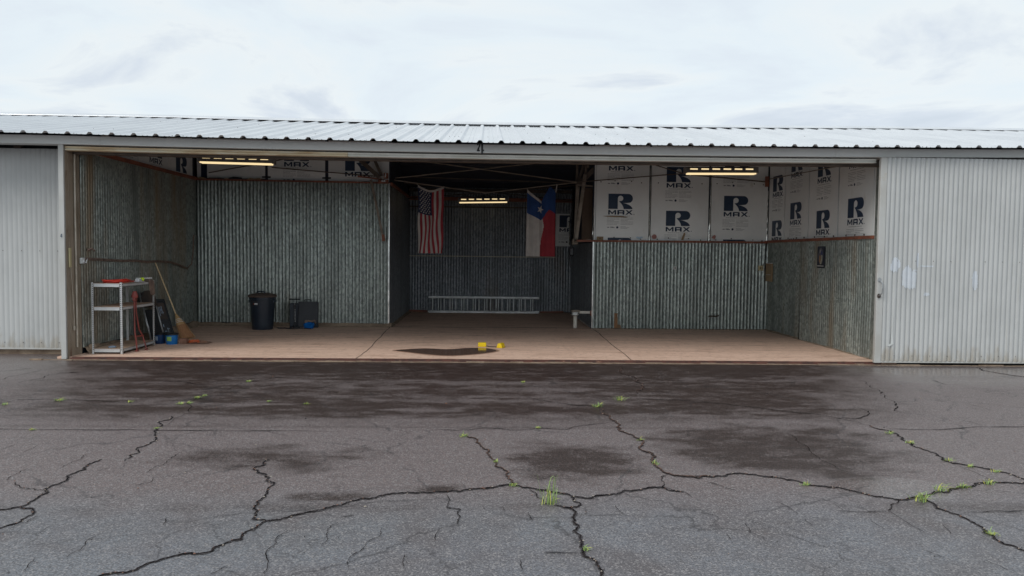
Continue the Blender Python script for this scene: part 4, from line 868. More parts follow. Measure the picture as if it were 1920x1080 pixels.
# --- flags
def cloth(x0, x1, ztop, zbot, y, sagf, waves, nu, nv, ux=None):
    def P(u, v, d=0.):
        zt = ztop + sagf(u)
        env = .3 + .7 * v
        x = x0 + (x1 - x0) * (ux(u, v) if ux else u)
        yy = y + sum(a * math.sin(2 * math.pi * (f_ * u + ph + sh * v)) for a, f_, ph, sh in waves) * (.6 + .4 * env)
        z = zt + (zbot - zt) * v
        return (x, yy - d, z)
    return P
def flag_us():
    t = empty('flag', (-1.2, 4.86, 1.57), 'striped United States flag hanging vertically from the rod, left of the two flags', 'flag', 'flags hanging from the bracing rods')
    P = cloth(-1.475, -.925, 3.03, 1.575, 4.86, lambda u: -.10 * math.sin(math.pi * min(1, u * 1.02)) ** .9 - .03 * u, ((.030, 2.2, .1, .15), (.014, 4.3, .3, -.2)), 0, 0,
              lambda u, v: u + .040 * math.sin(2 * math.pi * (u * 1.0 + .1)) * math.sin(3.6 * v + .4) + .026 * math.sin(9 * v + 7 * u) * min(1, v * 2) + .05 * v * (1 - u) - .02 * v)
    nu, nv = 48, 60; b = B()
    rows = [[P(i / nu, k / nv) for i in range(nu + 1)] for k in range(nv + 1)]
    def mf(k, i):
        if k < 2: return 1
        s_ = i // 4
        if k / nv < .40 and s_ < 7: return 2
        return 1 if s_ % 2 == 0 else 0
    b.grid(rows, 0, mf); fl = b.build('cloth', ['flagred', 'flagwhite', 'flagnavy'], t, smooth=True)
    b = B(); r = .021
    for row in range(11):
        n = 5 if row % 2 else 4
        for c in range(n):
            u = ((c + (.5 if n == 5 else 1.0)) / 5) * .54 + .01; v = .055 + row * .0315
            c0 = Vector(P(u, v, .006)); pts = []
            for k in range(10):
                a = math.pi / 2 + k * math.pi / 5; rr = r if k % 2 == 0 else r * .45
                pts.append((c0.x + rr * math.cos(a), c0.y, c0.z + rr * math.sin(a)))
            b.add(pts + [tuple(c0)], [(10, k, (k + 1) % 10) for k in range(10)])
    b.build('stars', 'flagwhite', fl)
    b = B(); b.tube([P(.0, 0), (-1.50, 4.88, 3.065)], .006, 6); b.tube([P(1, 0), (-.90, 4.88, 2.99)], .006, 6); b.build('tie', 'flagwhite', t)
def flag_tx():
    t = empty('flag', (1.16, 4.86, 1.53), 'Texas flag with blue band, lone star, white and red, hanging right of the strip light', 'flag', 'flags hanging from the bracing rods')
    sg = lambda u: (-.25 * (u / .5) ** .9 if u < .5 else (-.25 + .32 * (u - .5) / .3 if u < .8 else .07 - .9 * (u - .8) ** 1.2))
    P = cloth(.865, 1.47, 2.965, 1.535, 4.86, sg, ((.035, 1.6, .2, .1), (.012, 4.1, .1, -.3)), 0, 0,
              lambda u, v: u + .03 * math.sin(2 * math.pi * u) * math.sin(2.6 * v) - .03 * v * (1 - u) )
    nu, nv = 48, 66; b = B()
    rows = [[P(i / nu, k / nv) for i in range(nu + 1)] for k in range(nv + 1)]
    def mf(k, i):
        u, v = i / nu, k / nv
        if v < .035 and u < .48: return 1
        if v < .335 + .01 * math.sin(u * 5): return 2
        w = .52 + .12 * math.exp(-((v - .50) / .16) ** 2) - .06 * v
        return 1 if u < w else 0
    b.grid(rows, 0, mf); fl = b.build('cloth', ['flagred', 'flagwhite', 'flagblue'], t, smooth=True)
    b = B(); c0 = Vector(P(.46, .165, .02)); r = .09
    pts = []
    for k in range(10):
        a = math.pi / 2 + k * math.pi / 5 - .35; rr = r if k % 2 == 0 else r * .40
        pts.append((c0.x + rr * math.cos(a) * .8, c0.y, c0.z + rr * math.sin(a)))
    b.add(pts + [tuple(c0 + Vector((0, -.006, 0)))], [(10, k, (k + 1) % 10) for k in range(10)]); b.build('star', 'flagwhite', fl)
    b = B(); b.tube([P(0, 0), (.85, 4.88, 2.995)], .008, 6); b.tube([P(1, 0), (1.50, 4.88, 3.08)], .012, 6); b.build('tie', 'flagwhite', t)
flag_us(); flag_tx()

# --- ladder on its side against the end wall
ld = empty('ladder', (-.05, 8.6, 0), 'aluminium extension ladder lying on its side against the end wall', 'ladder')
def section(xa, xb, y, z0, z1, ro, ystep=.305):
    b = B()
    for z in (z0, z1): b.box(xa, y - .012, z - .022, xb, y + .014, z + .022, bev=.004)
    fr = b.build('ladder_section', 'alu', ld)
    x = ro
    while x < xb - .06:
        b = B(); b.tube([(x, y, z0 + .02), (x, y, z1 - .02)], .0145, 8); b.build('rung', 'alu', fr, smooth=True); x += ystep
section(-1.50, 1.40, 8.50, .03, .425, -1.40); section(-1.52, 1.32, 8.56, .035, .41, -1.25); section(-1.46, 1.42, 8.62, .04, .40, -1.19)

# --- shelf unit
sh = empty('metal_shelf', (-5.73, .9, 0), 'open grey steel shelf unit with three chipboard shelves by the left wall', 'shelf')
sx0, sx1, sy0, sy1, shh = -5.95, -5.50, .36, 1.46, 1.085
for (x, y, dx, dy) in ((sx0, sy0, 1, 1), (sx1, sy0, -1, 1), (sx1, sy1, -1, -1), (sx0, sy1, 1, -1)):
    b = B(); w = .028
    b.box(min(x, x + dx * w), min(y, y + dy * .003), 0, max(x, x + dx * w), max(y, y + dy * .003), shh)
    b.box(min(x, x + dx * .003), min(y + dy * .003, y + dy * w), 0, max(x, x + dx * .003), max(y + dy * .003, y + dy * w), shh)
    u_ = b.build('upright', 'shelf_steel', sh)
    b = B(); z = .06
    yo = y - .0025 if dy > 0 else y + .0005
    while z < shh - .03:
        b.box(x + dx * .013, yo, z, x + dx * .023, yo + .002, z + .014)
        xo = x + .0005 if dx < 0 else x - .0025
        b.box(xo, y + dy * .013, z, xo + .002, y + dy * .023, z + .014); z += .032
    b.v = [tuple(v) for v in b.v]; hl = b.build('slots', 'hole', u_); hl['kind'] = 'stuff'
for z in (.065, .70, 1.055):
    b = B(); b.box(sx0 + .006, sy0 + .006, z, sx1 - .006, sy1 - .006, z + .014); s_ = b.build('shelf', 'chipboard', sh)
    b = B()
    for (a0, a1, c0, c1) in ((sx0 + .036, sx1 - .036, sy0 - .001, sy0 + .004), (sx0 + .036, sx1 - .036, sy1 - .004, sy1 + .001), (sx0 - .001, sx0 + .004, sy0 + .036, sy1 - .036), (sx1 - .004, sx1 + .001, sy0 + .036, sy1 - .036)):
        b.box(a0, c0, z - .036, a1, c1, z + .012); b.box(a0, c0 - .003 if c1 - c0 < .01 else c0, z - .036, a1, c1 + .003 if c1 - c0 < .01 else c1, z - .028); b.box(a0, c0 - .003 if c1 - c0 < .01 else c0, z + .006, a1, c1 + .003 if c1 - c0 < .01 else c1, z + .013)
    b.build('shelf_beam', 'shelf_steel', s_)
ztop = 1.072
b = B(); rnd = random.Random(4)
for k in range(5):       # red hose flaked in flat loops
    pts = []; cx, cy = -5.72 + rnd.uniform(-.02, .02), .62 + rnd.uniform(-.04, .04); rx, ry = .15 + rnd.uniform(-.06, .03), .21 + rnd.uniform(-.08, .05); ph = rnd.random() * 6
    for i in range(41):
        a = 2 * math.pi * i / 40; pts.append((cx + rx * math.cos(a + ph), cy + ry * math.sin(a + ph), ztop + .010 + k * .0075 + .006 * math.sin(2 * a + k)))
    b.tube(pts, .0085, 6)
b.tube([(-5.6, .75, ztop + .02), (-5.58, .9, ztop + .012), (-5.62, 1.02, ztop + .01)], .0085, 6)
tag(b.build('hose', 'redcord', smooth=True), 'bright red hose coiled flat on the top shelf', 'hose')
b = B(); nn = 12
prof = [(.033 * math.sin(math.pi * i / nn) + 1e-4, -.033 * math.cos(math.pi * i / nn)) for i in range(nn + 1)]
b.lathe(prof, (-5.56, 1.17, ztop + .033), 20)
tag(b.build('tennis_ball', 'ball', smooth=True), 'yellow green tennis ball on the top shelf', 'ball')
b = B(); b.box(-5.64, .95, ztop, -5.50, 1.13, ztop + .006); b.box(-5.60, .99, ztop + .006, -5.53, 1.10, ztop + .045, bev=.012); b.bar((-5.62, 1.1, ztop + .05), (-5.50, 1.36, ztop + .05), .03, .02)
tag(b.build('spray_gun', 'white'), 'small white plastic hand tool beside the tennis ball', 'tool')
def rag(cx, cy, z, rx, ry, h, seed, drop=None):
    b = B(); n = 14; rows = []
    for i in range(n + 1):
        row = []
        for k in range(n + 1):
            u, v = i / n * 2 - 1, k / n * 2 - 1; r = math.hypot(u, v)
            x = cx + u * rx * (1 - .12 * abs(v)); y = cy + v * ry * (1 - .12 * abs(u)); zz = z + h * max(0, 1 - r * .8) * (.6 + .9 * abs(noise.noise(Vector((u * 2.3 + seed, v * 2.3, 0))))) + .006 + .01 * noise.noise(Vector((u * 5, v * 5, seed)))
            if drop and x > drop: zz -= (x - drop) * 2.2; x = drop + (x - drop) * .25
            row.append((x, y, zz))
        rows.append(row)
    b.grid(rows); return b
tag(rag(-5.50, 1.33, ztop, .12, .10, .03, 3, -5.492).build('rag', 'rag', smooth=True), 'brown rag draped over the far corner of the top shelf', 'rag')
tag(rag(-5.70, 1.02, ztop, .08, .08, .04, 9).build('glove', 'rag', smooth=True), 'crumpled brown work glove between the red hose and tennis ball', 'glove')
b = B()
ringp = [(-5.72 + .045 * math.cos(a), .50 + .045 * math.sin(a), .079 + .012) for a in [2 * math.pi * i / 24 for i in range(25)]]
b.tube(ringp, .012, 8, cap=False); tag(b.build('tape_roll', 'palelabel', smooth=True), 'small silver blue tape roll on the bottom shelf', 'tape roll')

# --- red tow bar propped against the shelf
tw = empty('tow_bar', (-5.42, .75, 0), 'dark red fork shaped tow bar leaning against the front of the shelf unit', 'tow bar')
T0 = Vector((-5.475, .72, 1.10 * .86)); A1, A2 = Vector((-5.425, .67, .012)), Vector((-5.37, .87, .012))
fork = Vector((-5.478, .74, .60)); K1, K2 = Vector((-5.45, .66, .30)), Vector((-5.435, .885, .22))
b = B(); b.tube([T0 + Vector((0, -.02, -.03)), fork + Vector((0, -.03, 0)), K1, Vector((-5.44, .67, .2)), A1], .0115, 8); b.build('arm', 'towred', tw, smooth=True)
b = B(); b.tube([T0 + Vector((0, .03, -.03)), fork + Vector((0, .03, 0)), Vector((-5.45, .80, .33)), K2, A2], .0115, 8); b.build('arm', 'towred', tw, smooth=True)
b = B(); b.bar(Vector((-5.448, .66, .235)), Vector((-5.432, .90, .225)), .022, .022); b.build('cross_bar', 'towred', tw)
b = B(); b.lathe([(.045, 0), (.05, .02), (.05, .03), (.03, .09), (.028, .10)], (-5.477, .725, T0.z - .11), 14); b.box(-5.50, .68, T0.z - .16, -5.455, .77, T0.z - .05, bev=.01); b.build('hitch_head', 'towred', tw)
for A_ in (A1, A2): b = B(); b.box(A_.x - .02, A_.y - .035, .001, A_.x + .02, A_.y + .03, .022, bev=.005); b.build('foot', 'towred', tw)

# --- mechanic's creepers leaning on the left wall
def slab(bb, P00, P10, P01, th, mi=0, u0=0., u1=1., v0=0., v1=1., lift=0.):
    P00, P10, P01 = Vector(P00), Vector(P10), Vector(P01); U, V = P10 - P00, P01 - P00; Nn = U.cross(V).normalized()
    pt = lambda u, v, d: P00 + U * u + V * v + Nn * d
    vs = [pt(u, v, d) for d in (lift, lift + th) for u, v in ((u0, v0), (u1, v0), (u1, v1), (u0, v1))]
    bb.add(vs, [(3, 2, 1, 0), (4, 5, 6, 7), (0, 1, 5, 4), (1, 2, 6, 5), (2, 3, 7, 6), (3, 0, 4, 7)], mi)
    return pt
cr_ = empty('mechanic_creeper', (-5.6, 2.15, 0), 'flat black plastic creeper board with pale lettering leaning on the left wall', 'creeper')
P00, P10, P01 = (-5.72, 2.26, .03), (-5.56, 2.38, .03), (-5.99, 2.46, .68)
b = B(); pt = slab(b, P00, P10, P01, .03, 0); 
for (u0, u1, v0, v1) in ((0, .10, 0, 1), (.90, 1, 0, 1), (.1, .9, 0, .04), (.1, .9, .94, 1)): slab(b, P00, P10, P01, .018, 0, u0, u1, v0, v1, .0305)
slab(b, P00, P10, P01, .012, 0, .1, .9, .40, .44, .0305)
bd_ = b.build('board', 'black', cr_)
b = B(); rnd = random.Random(6)
for (ua, ub, va, vb) in ((.30, .35, .55, .80), (.42, .47, .62, .80), (.54, .59, .60, .82), (.42, .59, .70, .725), (.54, .66, .64, .66), (.3, .5, .14, .155), (.55, .75, .2, .215), (.3, .36, .26, .33), (.6, .63, .1, .24)): slab(b, P00, P10, P01, .002, 0, ua, ub, va, vb, .0315)
b.build('lettering', 'palelabel', bd_)
b = B(); slab(b, P00, P10, P01, .002, 0, .14, .86, .46, .90, .0305); b.build('worn_panel', 'dusty', bd_)
cp = empty('mechanic_creeper', (-5.8, 1.75, 0), 'padded black creeper with silver tube rails and a dusty round headrest, behind the shelf', 'creeper')
Q00, Q10, Q01 = (-5.72, 1.74, .03), (-5.65, 2.12, .03), (-6.03, 1.98, .86)
b = B(); slab(b, Q00, Q10, Q01, .05, 0, .12, .88, .02, .60, .0); b.build('pad', 'black', cp)
for u_ in (.03, .97):
    b = B(); U = Vector(Q10) - Vector(Q00); V = Vector(Q01) - Vector(Q00); n_ = U.cross(V).normalized() * .03
    for du in (0, .05): b.tube([Vector(Q00) + U * (u_ + du) + n_, Vector(Q00) + U * (u_ + du) + V * .99 + n_], .009, 8)
    b.build('rail', 'tubsteel', cp, smooth=True)
b = B(); pts = [(.06, .66), (.94, .66), (.97, .84), (.85, .94), (.6, .985), (.4, .985), (.15, .94), (.03, .84)]
U, V = Vector(Q10) - Vector(Q00), Vector(Q01) - Vector(Q00); nn_ = U.cross(V).normalized()
b.poly(pts, lambda u, v, d: Vector(Q00) + U * u + V * v + nn_ * (.065 - d), .055); b.build('headrest', 'dusty', cp)

# --- tubs
def tub(x, y, r, h, m, label, lab_m, a0, a1):
    t = empty('plastic_tub', (x, y, 0), label, 'tub', 'blue tubs beside the shelf')
    b = B(); b.lathe([(r * .88, 0), (r * .90, .004), (r, h * .86)], (x, y, 0), 28); bo = b.build('tub_body', m, t, smooth=True)
    b = B(); b.lathe([(r * 1.05, h * .84), (r * 1.08, h * .86), (r * 1.08, h * .97), (r * 1.0, h), (r * .5, h * .985)], (x, y, 0), 28); b.build('lid', 'black', t, smooth=True)
    b = B(); rows = []
    for z in (.32 * h, .72 * h):
        rr = r * (.9 + .1 * z / (h * .86)) + .0015; rows.append([(x + rr * math.cos(a), y + rr * math.sin(a), z) for a in [a0 + (a1 - a0) * i / 8 for i in range(9)]])
    b.grid(rows); b.build('label', lab_m, bo)
    b = B(); pts = [(x + (r * 1.07) * math.cos(a), y + r * 1.07 * math.sin(a), h * .8 - .05 * math.sin((a - math.pi) )) for a in [math.pi + math.pi * i / 12 for i in range(13)]]
tub(-5.515, 1.70, .088, .178, 'navy', 'darker navy tub with pale label, left of the two tubs', 'palelabel', R(215), R(268))
tub(-5.29, 1.62, .098, .185, 'blue', 'bright blue tub with green label, right of the two tubs', 'green', R(240), R(290))

# --- broom
br = empty('broom', (-5.1, 2.2, 0), 'corn broom with pale wooden handle leaning on the left wall', 'broom')
Bt, Bh, Be = Vector((-6.04, 2.74, 1.345)), Vector((-5.56, 2.45, .43)), Vector((-5.30, 2.30, .02))
b = B(); b.tube([Bt, Bt.lerp(Bh, .5) + Vector((.004, 0, 0)), Bh], [.011, .0125, .0125], 8); b.build('handle', 'wood', br, smooth=True)
ax = (Be - Bh).normalized(); sdv = Vector((.55, .75, .25)); sdv = (sdv - ax * sdv.dot(ax)).normalized(); fr_ = ax.cross(sdv)
rows = []
for (t_, hw, ht) in ((-.02, .016, .016), (.12, .035, .026), (.28, .065, .032), (.45, .075, .03), (.7, .10, .032), (.9, .125, .03), (1.0, .135, .022)):
    c = Bh.lerp(Be, t_); rows.append([c + sdv * hw * math.cos(a) + fr_ * ht * math.sin(a) for a in [2 * math.pi * i / 16 for i in range(17)]])
b = B(); b.grid(rows[:4]); b.add(rows[0][:-1], [tuple(range(16))]); b.build('broom_neck', 'straw', br, smooth=True)
b = B(); rnd = random.Random(12); b.grid(rows[3:]); b.add(rows[-1][:-1], [tuple(range(16))])
for i in range(90):
    a = rnd.uniform(-1, 1); q = rnd.uniform(-1, 1); p0 = Bh.lerp(Be, .35) + sdv * .07 * a + fr_ * .024 * q; p1 = Bh.lerp(Be, 1.0 + rnd.uniform(-.02, .10)) + sdv * .135 * a * rnd.uniform(.95, 1.06) + fr_ * .028 * q
    p1.z = max(p1.z, .004); b.tube([p0, p1], .0022, 4, mi=rnd.choice((0, 1)))
bs = b.build('bristles', ['strawred', 'straw'], br)
b = B()
for t_ in (.22, .28, .34):
    hw = .055 + (t_ - .22) * .10; c = Bh.lerp(Be, t_); b.tube([c + sdv * (hw + .003) * math.cos(a) + fr_ * (.034) * math.sin(a) for a in [2 * math.pi * i / 16 for i in range(17)]], .0035, 5, cap=False)
b.build('binding', 'white', br)
b = B(); b.box(-5.17, 1.62, 0, -5.045, 1.70, .092, bev=.004); tag(b.build('brick', 'brick'), 'single brown brick on the floor beside the blue tub', 'brick')
bb_ = rag(-4.90, 1.78, 0, .22, .12, .055, 5); tag(bb_.build('crumpled_bag', 'clearbag', smooth=True), 'crumpled clear brown plastic bag lying on the floor by the brick', 'bag')
b = B(); rnd = random.Random(9)
for k in range(9):
    a0 = rnd.random() * 6; pts = [(-4.95 + .09 * math.cos(a0 + i * .5) * rnd.uniform(.7, 1.1), 1.70 + .045 * math.sin(a0 + i * .5), .02 + .045 * rnd.random()) for i in range(10)]
    b.tube(pts, .006, 5)
tag(b.build('orange_cord', 'orange', smooth=True), 'tangle of orange cord in the crumpled bag', 'cord')
b = B(); b.box(-6.04, .42, 0, -5.93, .56, .14, bev=.012); tag(b.build('concrete_block', 'concrete'), 'dusty tan block on the floor in the corner by the door jamb', 'block')

# --- rubbish bin
bn = empty('rubbish_bin', (-4.52, 4.12, 0), 'tall black plastic rubbish bin with dusty lid against the left back wall', 'bin')
b = B(); b.lathe([(.198, .0), (.205, .012), (.212, .10), (.238, .50), (.246, .61), (.262, .615), (.264, .66), (.25, .665)], (-4.52, 4.12, 0), 40)
body = b.build('bin_body', 'bin', bn, smooth=True)
b = B(); b.lathe([(.268, .655), (.282, .66), (.284, .685), (.265, .70), (.20, .722), (.10, .738), (.01, .742)], (-4.52, 4.12, 0), 40); ll = b.build('lid', 'binlid', bn, smooth=True)
b = B(); b.tube([(-4.61, 4.03, .725), (-4.595, 4.03, .765), (-4.53, 4.03, .775), (-4.46, 4.03, .765), (-4.445, 4.03, .725)], .014, 8); b.build('lid_handle', 'bin', ll, smooth=True)
for s_ in (-1, 1):
    b = B(); b.box(-4.52 + s_ * .235 - .03, 4.04, .54, -4.52 + s_ * .235 + .03, 4.20, .60, bev=.012); b.build('handle', 'bin', body)
b = B(); rows = []
for z in (.50, .60): rows.append([(-4.52 + .2445 * math.cos(a), 4.12 + .2445 * math.sin(a), z - .02 * i / 8) for i, a in enumerate([R(222) + R(46) * i / 8 for i in range(9)])])
b.grid(rows); b.build('moulded_panel', 'case', body)
b = B(); rows = []
for z in (.515, .54): rows.append([(-4.52 + .247 * math.cos(a), 4.12 + .247 * math.sin(a), z) for a in [R(240) + R(24) * i / 6 for i in range(7)]])
b.grid(rows, 0, lambda i, k: 0 if k < 2 else 1); b.build('label', ['towred', 'white'], body)

# --- floor pump
pm = empty('floor_pump', (-3.95, 4.42, 0), 'black floor pump with wide T handle standing in front of the grey case', 'pump')
b = B(); b.tube([(-3.95, 4.42, .04), (-3.95, 4.42, .47)], .021, 14); b.lathe([(.028, .44), (.03, .45), (.03, .475), (.012, .48)], (-3.95, 4.42, 0), 14); brl = b.build('barrel', 'black', pm, smooth=True)
b = B()
for k in range(9): b.box(-3.9365 - .006, 4.397, .13 + k * .03, -3.9365 + .004, 4.400, .146 + k * .03)
b.build('scale_marks', 'white', brl)
b = B(); b.tube([(-3.95, 4.42, .47), (-3.95, 4.42, .585)], .008, 8); b.build('piston_rod', 'tubsteel', pm, smooth=True)
b = B(); b.tube([(-4.065, 4.42, .592), (-4.05, 4.42, .594), (-3.95, 4.42, .592), (-3.85, 4.42, .594), (-3.835, 4.42, .592)], [.012, .017, .013, .017, .012], 10); b.build('pump_handle', 'black', pm, smooth=True)
b = B(); b.box(-4.05, 4.38, .002, -3.85, 4.46, .028, bev=.006); b.lathe([(.04, .028), (.028, .07)], (-3.95, 4.42, 0), 14); b.build('foot_plate', 'black', pm)
b = B(); pts = [(-3.93, 4.40, .05)] + [(-4.0 - .035 * i + .02 * math.sin(i * 2), 4.28 - .03 * math.sin(i * 1.3), .012) for i in range(9)] + [(-4.22 + .06 * i, 4.20 + .03 * math.sin(i), .011) for i in range(12)]
b.tube(pts, .009, 6); b.build('pump_hose', 'black', pm, smooth=True)
# --- case
cs = empty('hard_case', (-3.72, 4.56, 0), 'dark grey upright case with top handle leaning near the back wall', 'case')
b = B(); P00, P10, P01 = (-3.90, 4.48, .0), (-3.50, 4.50, .0), (-3.92, 4.60, .535)
slab(b, P00, P10, P01, .11, 0, 0, 1, 0, 1, -.11); body = b.build('case_body', 'case', cs)
b = B(); slab(b, P00, P10, P01, .004, 0, .03, .97, .03, .95, .0005); slab(b, P00, P10, P01, .003, 1, .03, .97, .44, .455, .005); b.build('case_front', ['case', 'black'], body)
b = B(); b.tube([(-3.80, 4.63, .54), (-3.79, 4.63, .572), (-3.67, 4.635, .574), (-3.66, 4.635, .54)], .010, 8); b.build('handle', 'black', cs, smooth=True)
b = B(); b.box(-4.10, 4.58, 0, -3.915, 4.68, .50, bev=.01); tag(b.build('side_panel', 'bin'), 'thin black slab standing behind the pump, left of the grey case', 'panel')
b = B()
for k in range(5):
    pts = [(-3.63 + (.085 + .004 * k) * math.cos(a), 4.30 + .06 * math.sin(a), .02 + k * .016 + .03 * math.sin(a) ) for a in [2 * math.pi * i / 28 for i in range(29)]]
    b.tube([(p[0], p[1], max(p[2], .012)) for p in pts], .011, 6, cap=False)
tag(b.build('air_hose', 'cyan', smooth=True), 'small bright blue coiled hose at the foot of the grey case', 'hose')
b = B(); b.tube([(-3.70, 4.36, .13), (-3.66, 4.36, .155), (-3.60, 4.38, .14), (-3.53, 4.36, .16), (-3.50, 4.34, .11)], .018, 8); b.box(-3.73, 4.34, .11, -3.68, 4.40, .17, bev=.01)
tag(b.build('hose_nozzle', 'rag', smooth=True), 'grey brown nozzle fitting on top of the blue hose', 'nozzle')

# --- wheel chocks joined by a rope
wc = empty('wheel_chocks', (.1, 1.5, 0), 'pair of bright yellow wheel chocks joined by a dark rope on the slab', 'wheel chocks')
def chock(cx, cy, rot, roll_):
    b = B(); L_, w, h = .105, .055, .075
    prof = [(-w, 0), (w, 0), (w * .55, h), (-w * .55, h)] if roll_ else [(-w * .7, 0), (w * .7, 0), (w * .7, h * .93), (-w * .7, h * .93)]
    vs = []
    for s_ in (-1, 1):
        for (p, q) in prof: vs.append((s_ * L_ / (1.0 if not roll_ else 1.0) * .5 * 1.3, p, q))
    vs = [(cx + v[0] * math.cos(rot) - v[1] * math.sin(rot), cy + v[0] * math.sin(rot) + v[1] * math.cos(rot), v[2] + .002) for v in vs]
    b.add(vs, [(0, 1, 2, 3), (7, 6, 5, 4), (0, 4, 5, 1), (1, 5, 6, 2), (2, 6, 7, 3), (3, 7, 4, 0)])
    o = b.build('chock', 'yellow', wc)
    md = o.modifiers.new('bevel', 'BEVEL'); md.width = .006; md.segments = 2
chock(-.055, 1.56, R(3), False); chock(.262, 1.45, R(66), True)
b = B(); b.tube([(.01, 1.54, .03), (.05, 1.51, .01), (.12, 1.49, .008), (.19, 1.475, .008), (.235, 1.455, .03)], .006, 6); b.build('rope', 'dusty', wc, smooth=True)

# --- things on and by the walls
b = B(); b.box(-6.116, .062, 1.315, -6.095, .112, 1.60, bev=.004); pst2 = b.build('power_strip', 'cream'); tag(pst2, 'upright cream power strip screwed to the brown door jamb', 'power strip')
b = B(); b.tube([(-6.105, .10, 1.32), (-6.10, .12, 1.1), (-6.10, .14, .85), (-6.10, .155, .6), (-6.10, .16, .42)], .004, 6); b.tube([(-6.10, .16, .44), (-6.10, .16, .38)], .016, 8); b.build('power_cord', 'conduit', pst2)
b = B(); b.box(-6.09, .31, 1.365, -6.055, .40, 1.455, bev=.004); ob = b.build('outlet_box', 'fascia'); tag(ob, 'grey metal outlet box at the start of the left wall conduit', 'outlet box')
b = B(); b.box(-6.055, .33, 1.38, -6.04, .37, 1.43, bev=.004); b.tube([(-6.05, .35, 1.40), (-6.03, .38, 1.38), (-6.03, .40, 1.42), (-6.045, .45, 1.44)], .007, 6); b.build('plug', 'white', ob)
b = B(); pts = [(-6.05, .40, 1.452), (-6.045, .9, 1.430), (-6.045, 1.5, 1.405), (-6.045, 2.0, 1.405), (-6.045, 2.4, 1.375), (-6.045, 2.9, 1.385), (-6.045, 3.4, 1.36), (-6.045, 3.8, 1.30), (-6.03, 4.15, 1.22), (-6.02, 4.35, 1.30), (-6.03, 4.45, 1.5), (-6.03, 4.50, 1.9)]
b.tube(pts, .012, 6); b.tube([(p[0] + .012, p[1], p[2] - .022) for p in pts[:-3]], .009, 6)
tag(b.build('cable_run', 'rag', smooth=True), 'brown cable sagging along the left wall into the corner', 'cable')
b = B(); b.box(-6.07, .48, 1.56, -6.05, .56, 1.60, bev=.006); b.tube([(-6.06, .50, 1.57), (-6.02, .52, 1.60), (-6.02, .60, 1.56)], .015, 6)
tag(b.build('hose_bib', 'rag'), 'small rusty fitting on the left wall above the outlet box', 'fitting')
b = B(); b.box(4.015, YB - .052, 1.285, 4.09, YB - .038, 1.355, bev=.003); o = b.build('outlet', 'outlet'); tag(o, 'square white outlet plate in the middle of the right corrugated wall', 'outlet')
b = B()
for z in (1.302, 1.326): b.box(4.04, YB - .0535, z, 4.065, YB - .0525, z + .014)
b.build('sockets', 'dusty', o)
b = B(); b.box(5.86, YB - .062, 1.285, 5.97, YB - .038, 1.395, bev=.003); o = b.build('outlet', 'cream'); tag(o, 'yellowed double outlet by the right back corner', 'outlet')
b = B()
for x in (5.89, 5.93): b.box(x, YB - .0645, 1.315, x + .018, YB - .0630, 1.36)
b.build('sockets', 'dusty', o)
b = B(); b.tube([(5.97, YB - .05, 1.39), (6.0, YB - .05, 1.5), (6.02, YB - .06, 1.7), (6.03, YB - .06, 1.87)], .007, 6); tag(b.build('cable', 'black', smooth=True), 'thin black cable running up from the yellowed outlet', 'cable')
b = B(); b.box(XR - .050, 4.42, 1.06, XR - .020, 4.74, 1.44); b.box(XR - .052, 4.44, 1.44, XR - .022, 4.72, 1.455, mi=1); b.box(XR - .055, 4.45, 1.20, XR - .0505, 4.70, 1.205, mi=1)
tag(b.build('cardboard_piece', ['card', 'white']), 'brown cardboard piece hung on the right wall near the corner', 'cardboard')
# poster: dark sheet with an oval picture (generic shapes)
po = B(); px_ = XR - .052; po.box(px_, 1.985, 1.395, px_ + .006, 2.27, 1.785); pob = po.build('poster', mat('poster_dark', (.012, .018, .032), .5, 0, (.02, .025, .045), 9)); tag(pob, 'narrow dark poster with an oval picture on the right wall', 'poster')
fnp = lambda u, v, d: (px_ - .0015 - d, 2.1275 - u, 1.59 + v)
for nm, pts, m in (('oval', arc(0, .02, .095, .150, 0, 345, 23), mat('poster_grey', (.10, .10, .12), .5)), ('oval_shape', [(-.02, -.13), (.03, -.12), (.065, -.05), (.07, .03), (.02, .05), (.03, -.03), (-.01, -.06)], mat('poster_pale', (.42, .42, .33), .5)),
                   ('oval_shape', [(-.06, -.08), (-.02, -.11), (.015, -.05), (.0, .03), (-.05, .03)], mat('poster_tan', (.36, .20, .10), .5)), ('oval_shape', [(.01, .04), (.07, .04), (.075, .08), (.04, .12), (.0, .10)], mat('poster_blue', (.04, .05, .16), .5)),
                   ('oval_shape', [(-.04, .07), (-.01, .08), (.02, .13), (-.02, .14), (-.045, .11)], mat('poster_light', (.28, .27, .28), .5)), ('caption_bar', [(-.125, -.165), (.125, -.165), (.125, -.150), (-.125, -.150)], 'outlet')):
    b = B(); lift = {'oval': 0, 'oval_shape': .0012, 'caption_bar': .0005}[nm]
    b.poly(pts, lambda u, v, d, l=lift: fnp(u, v, d + l)); b.build(nm, m, pob)
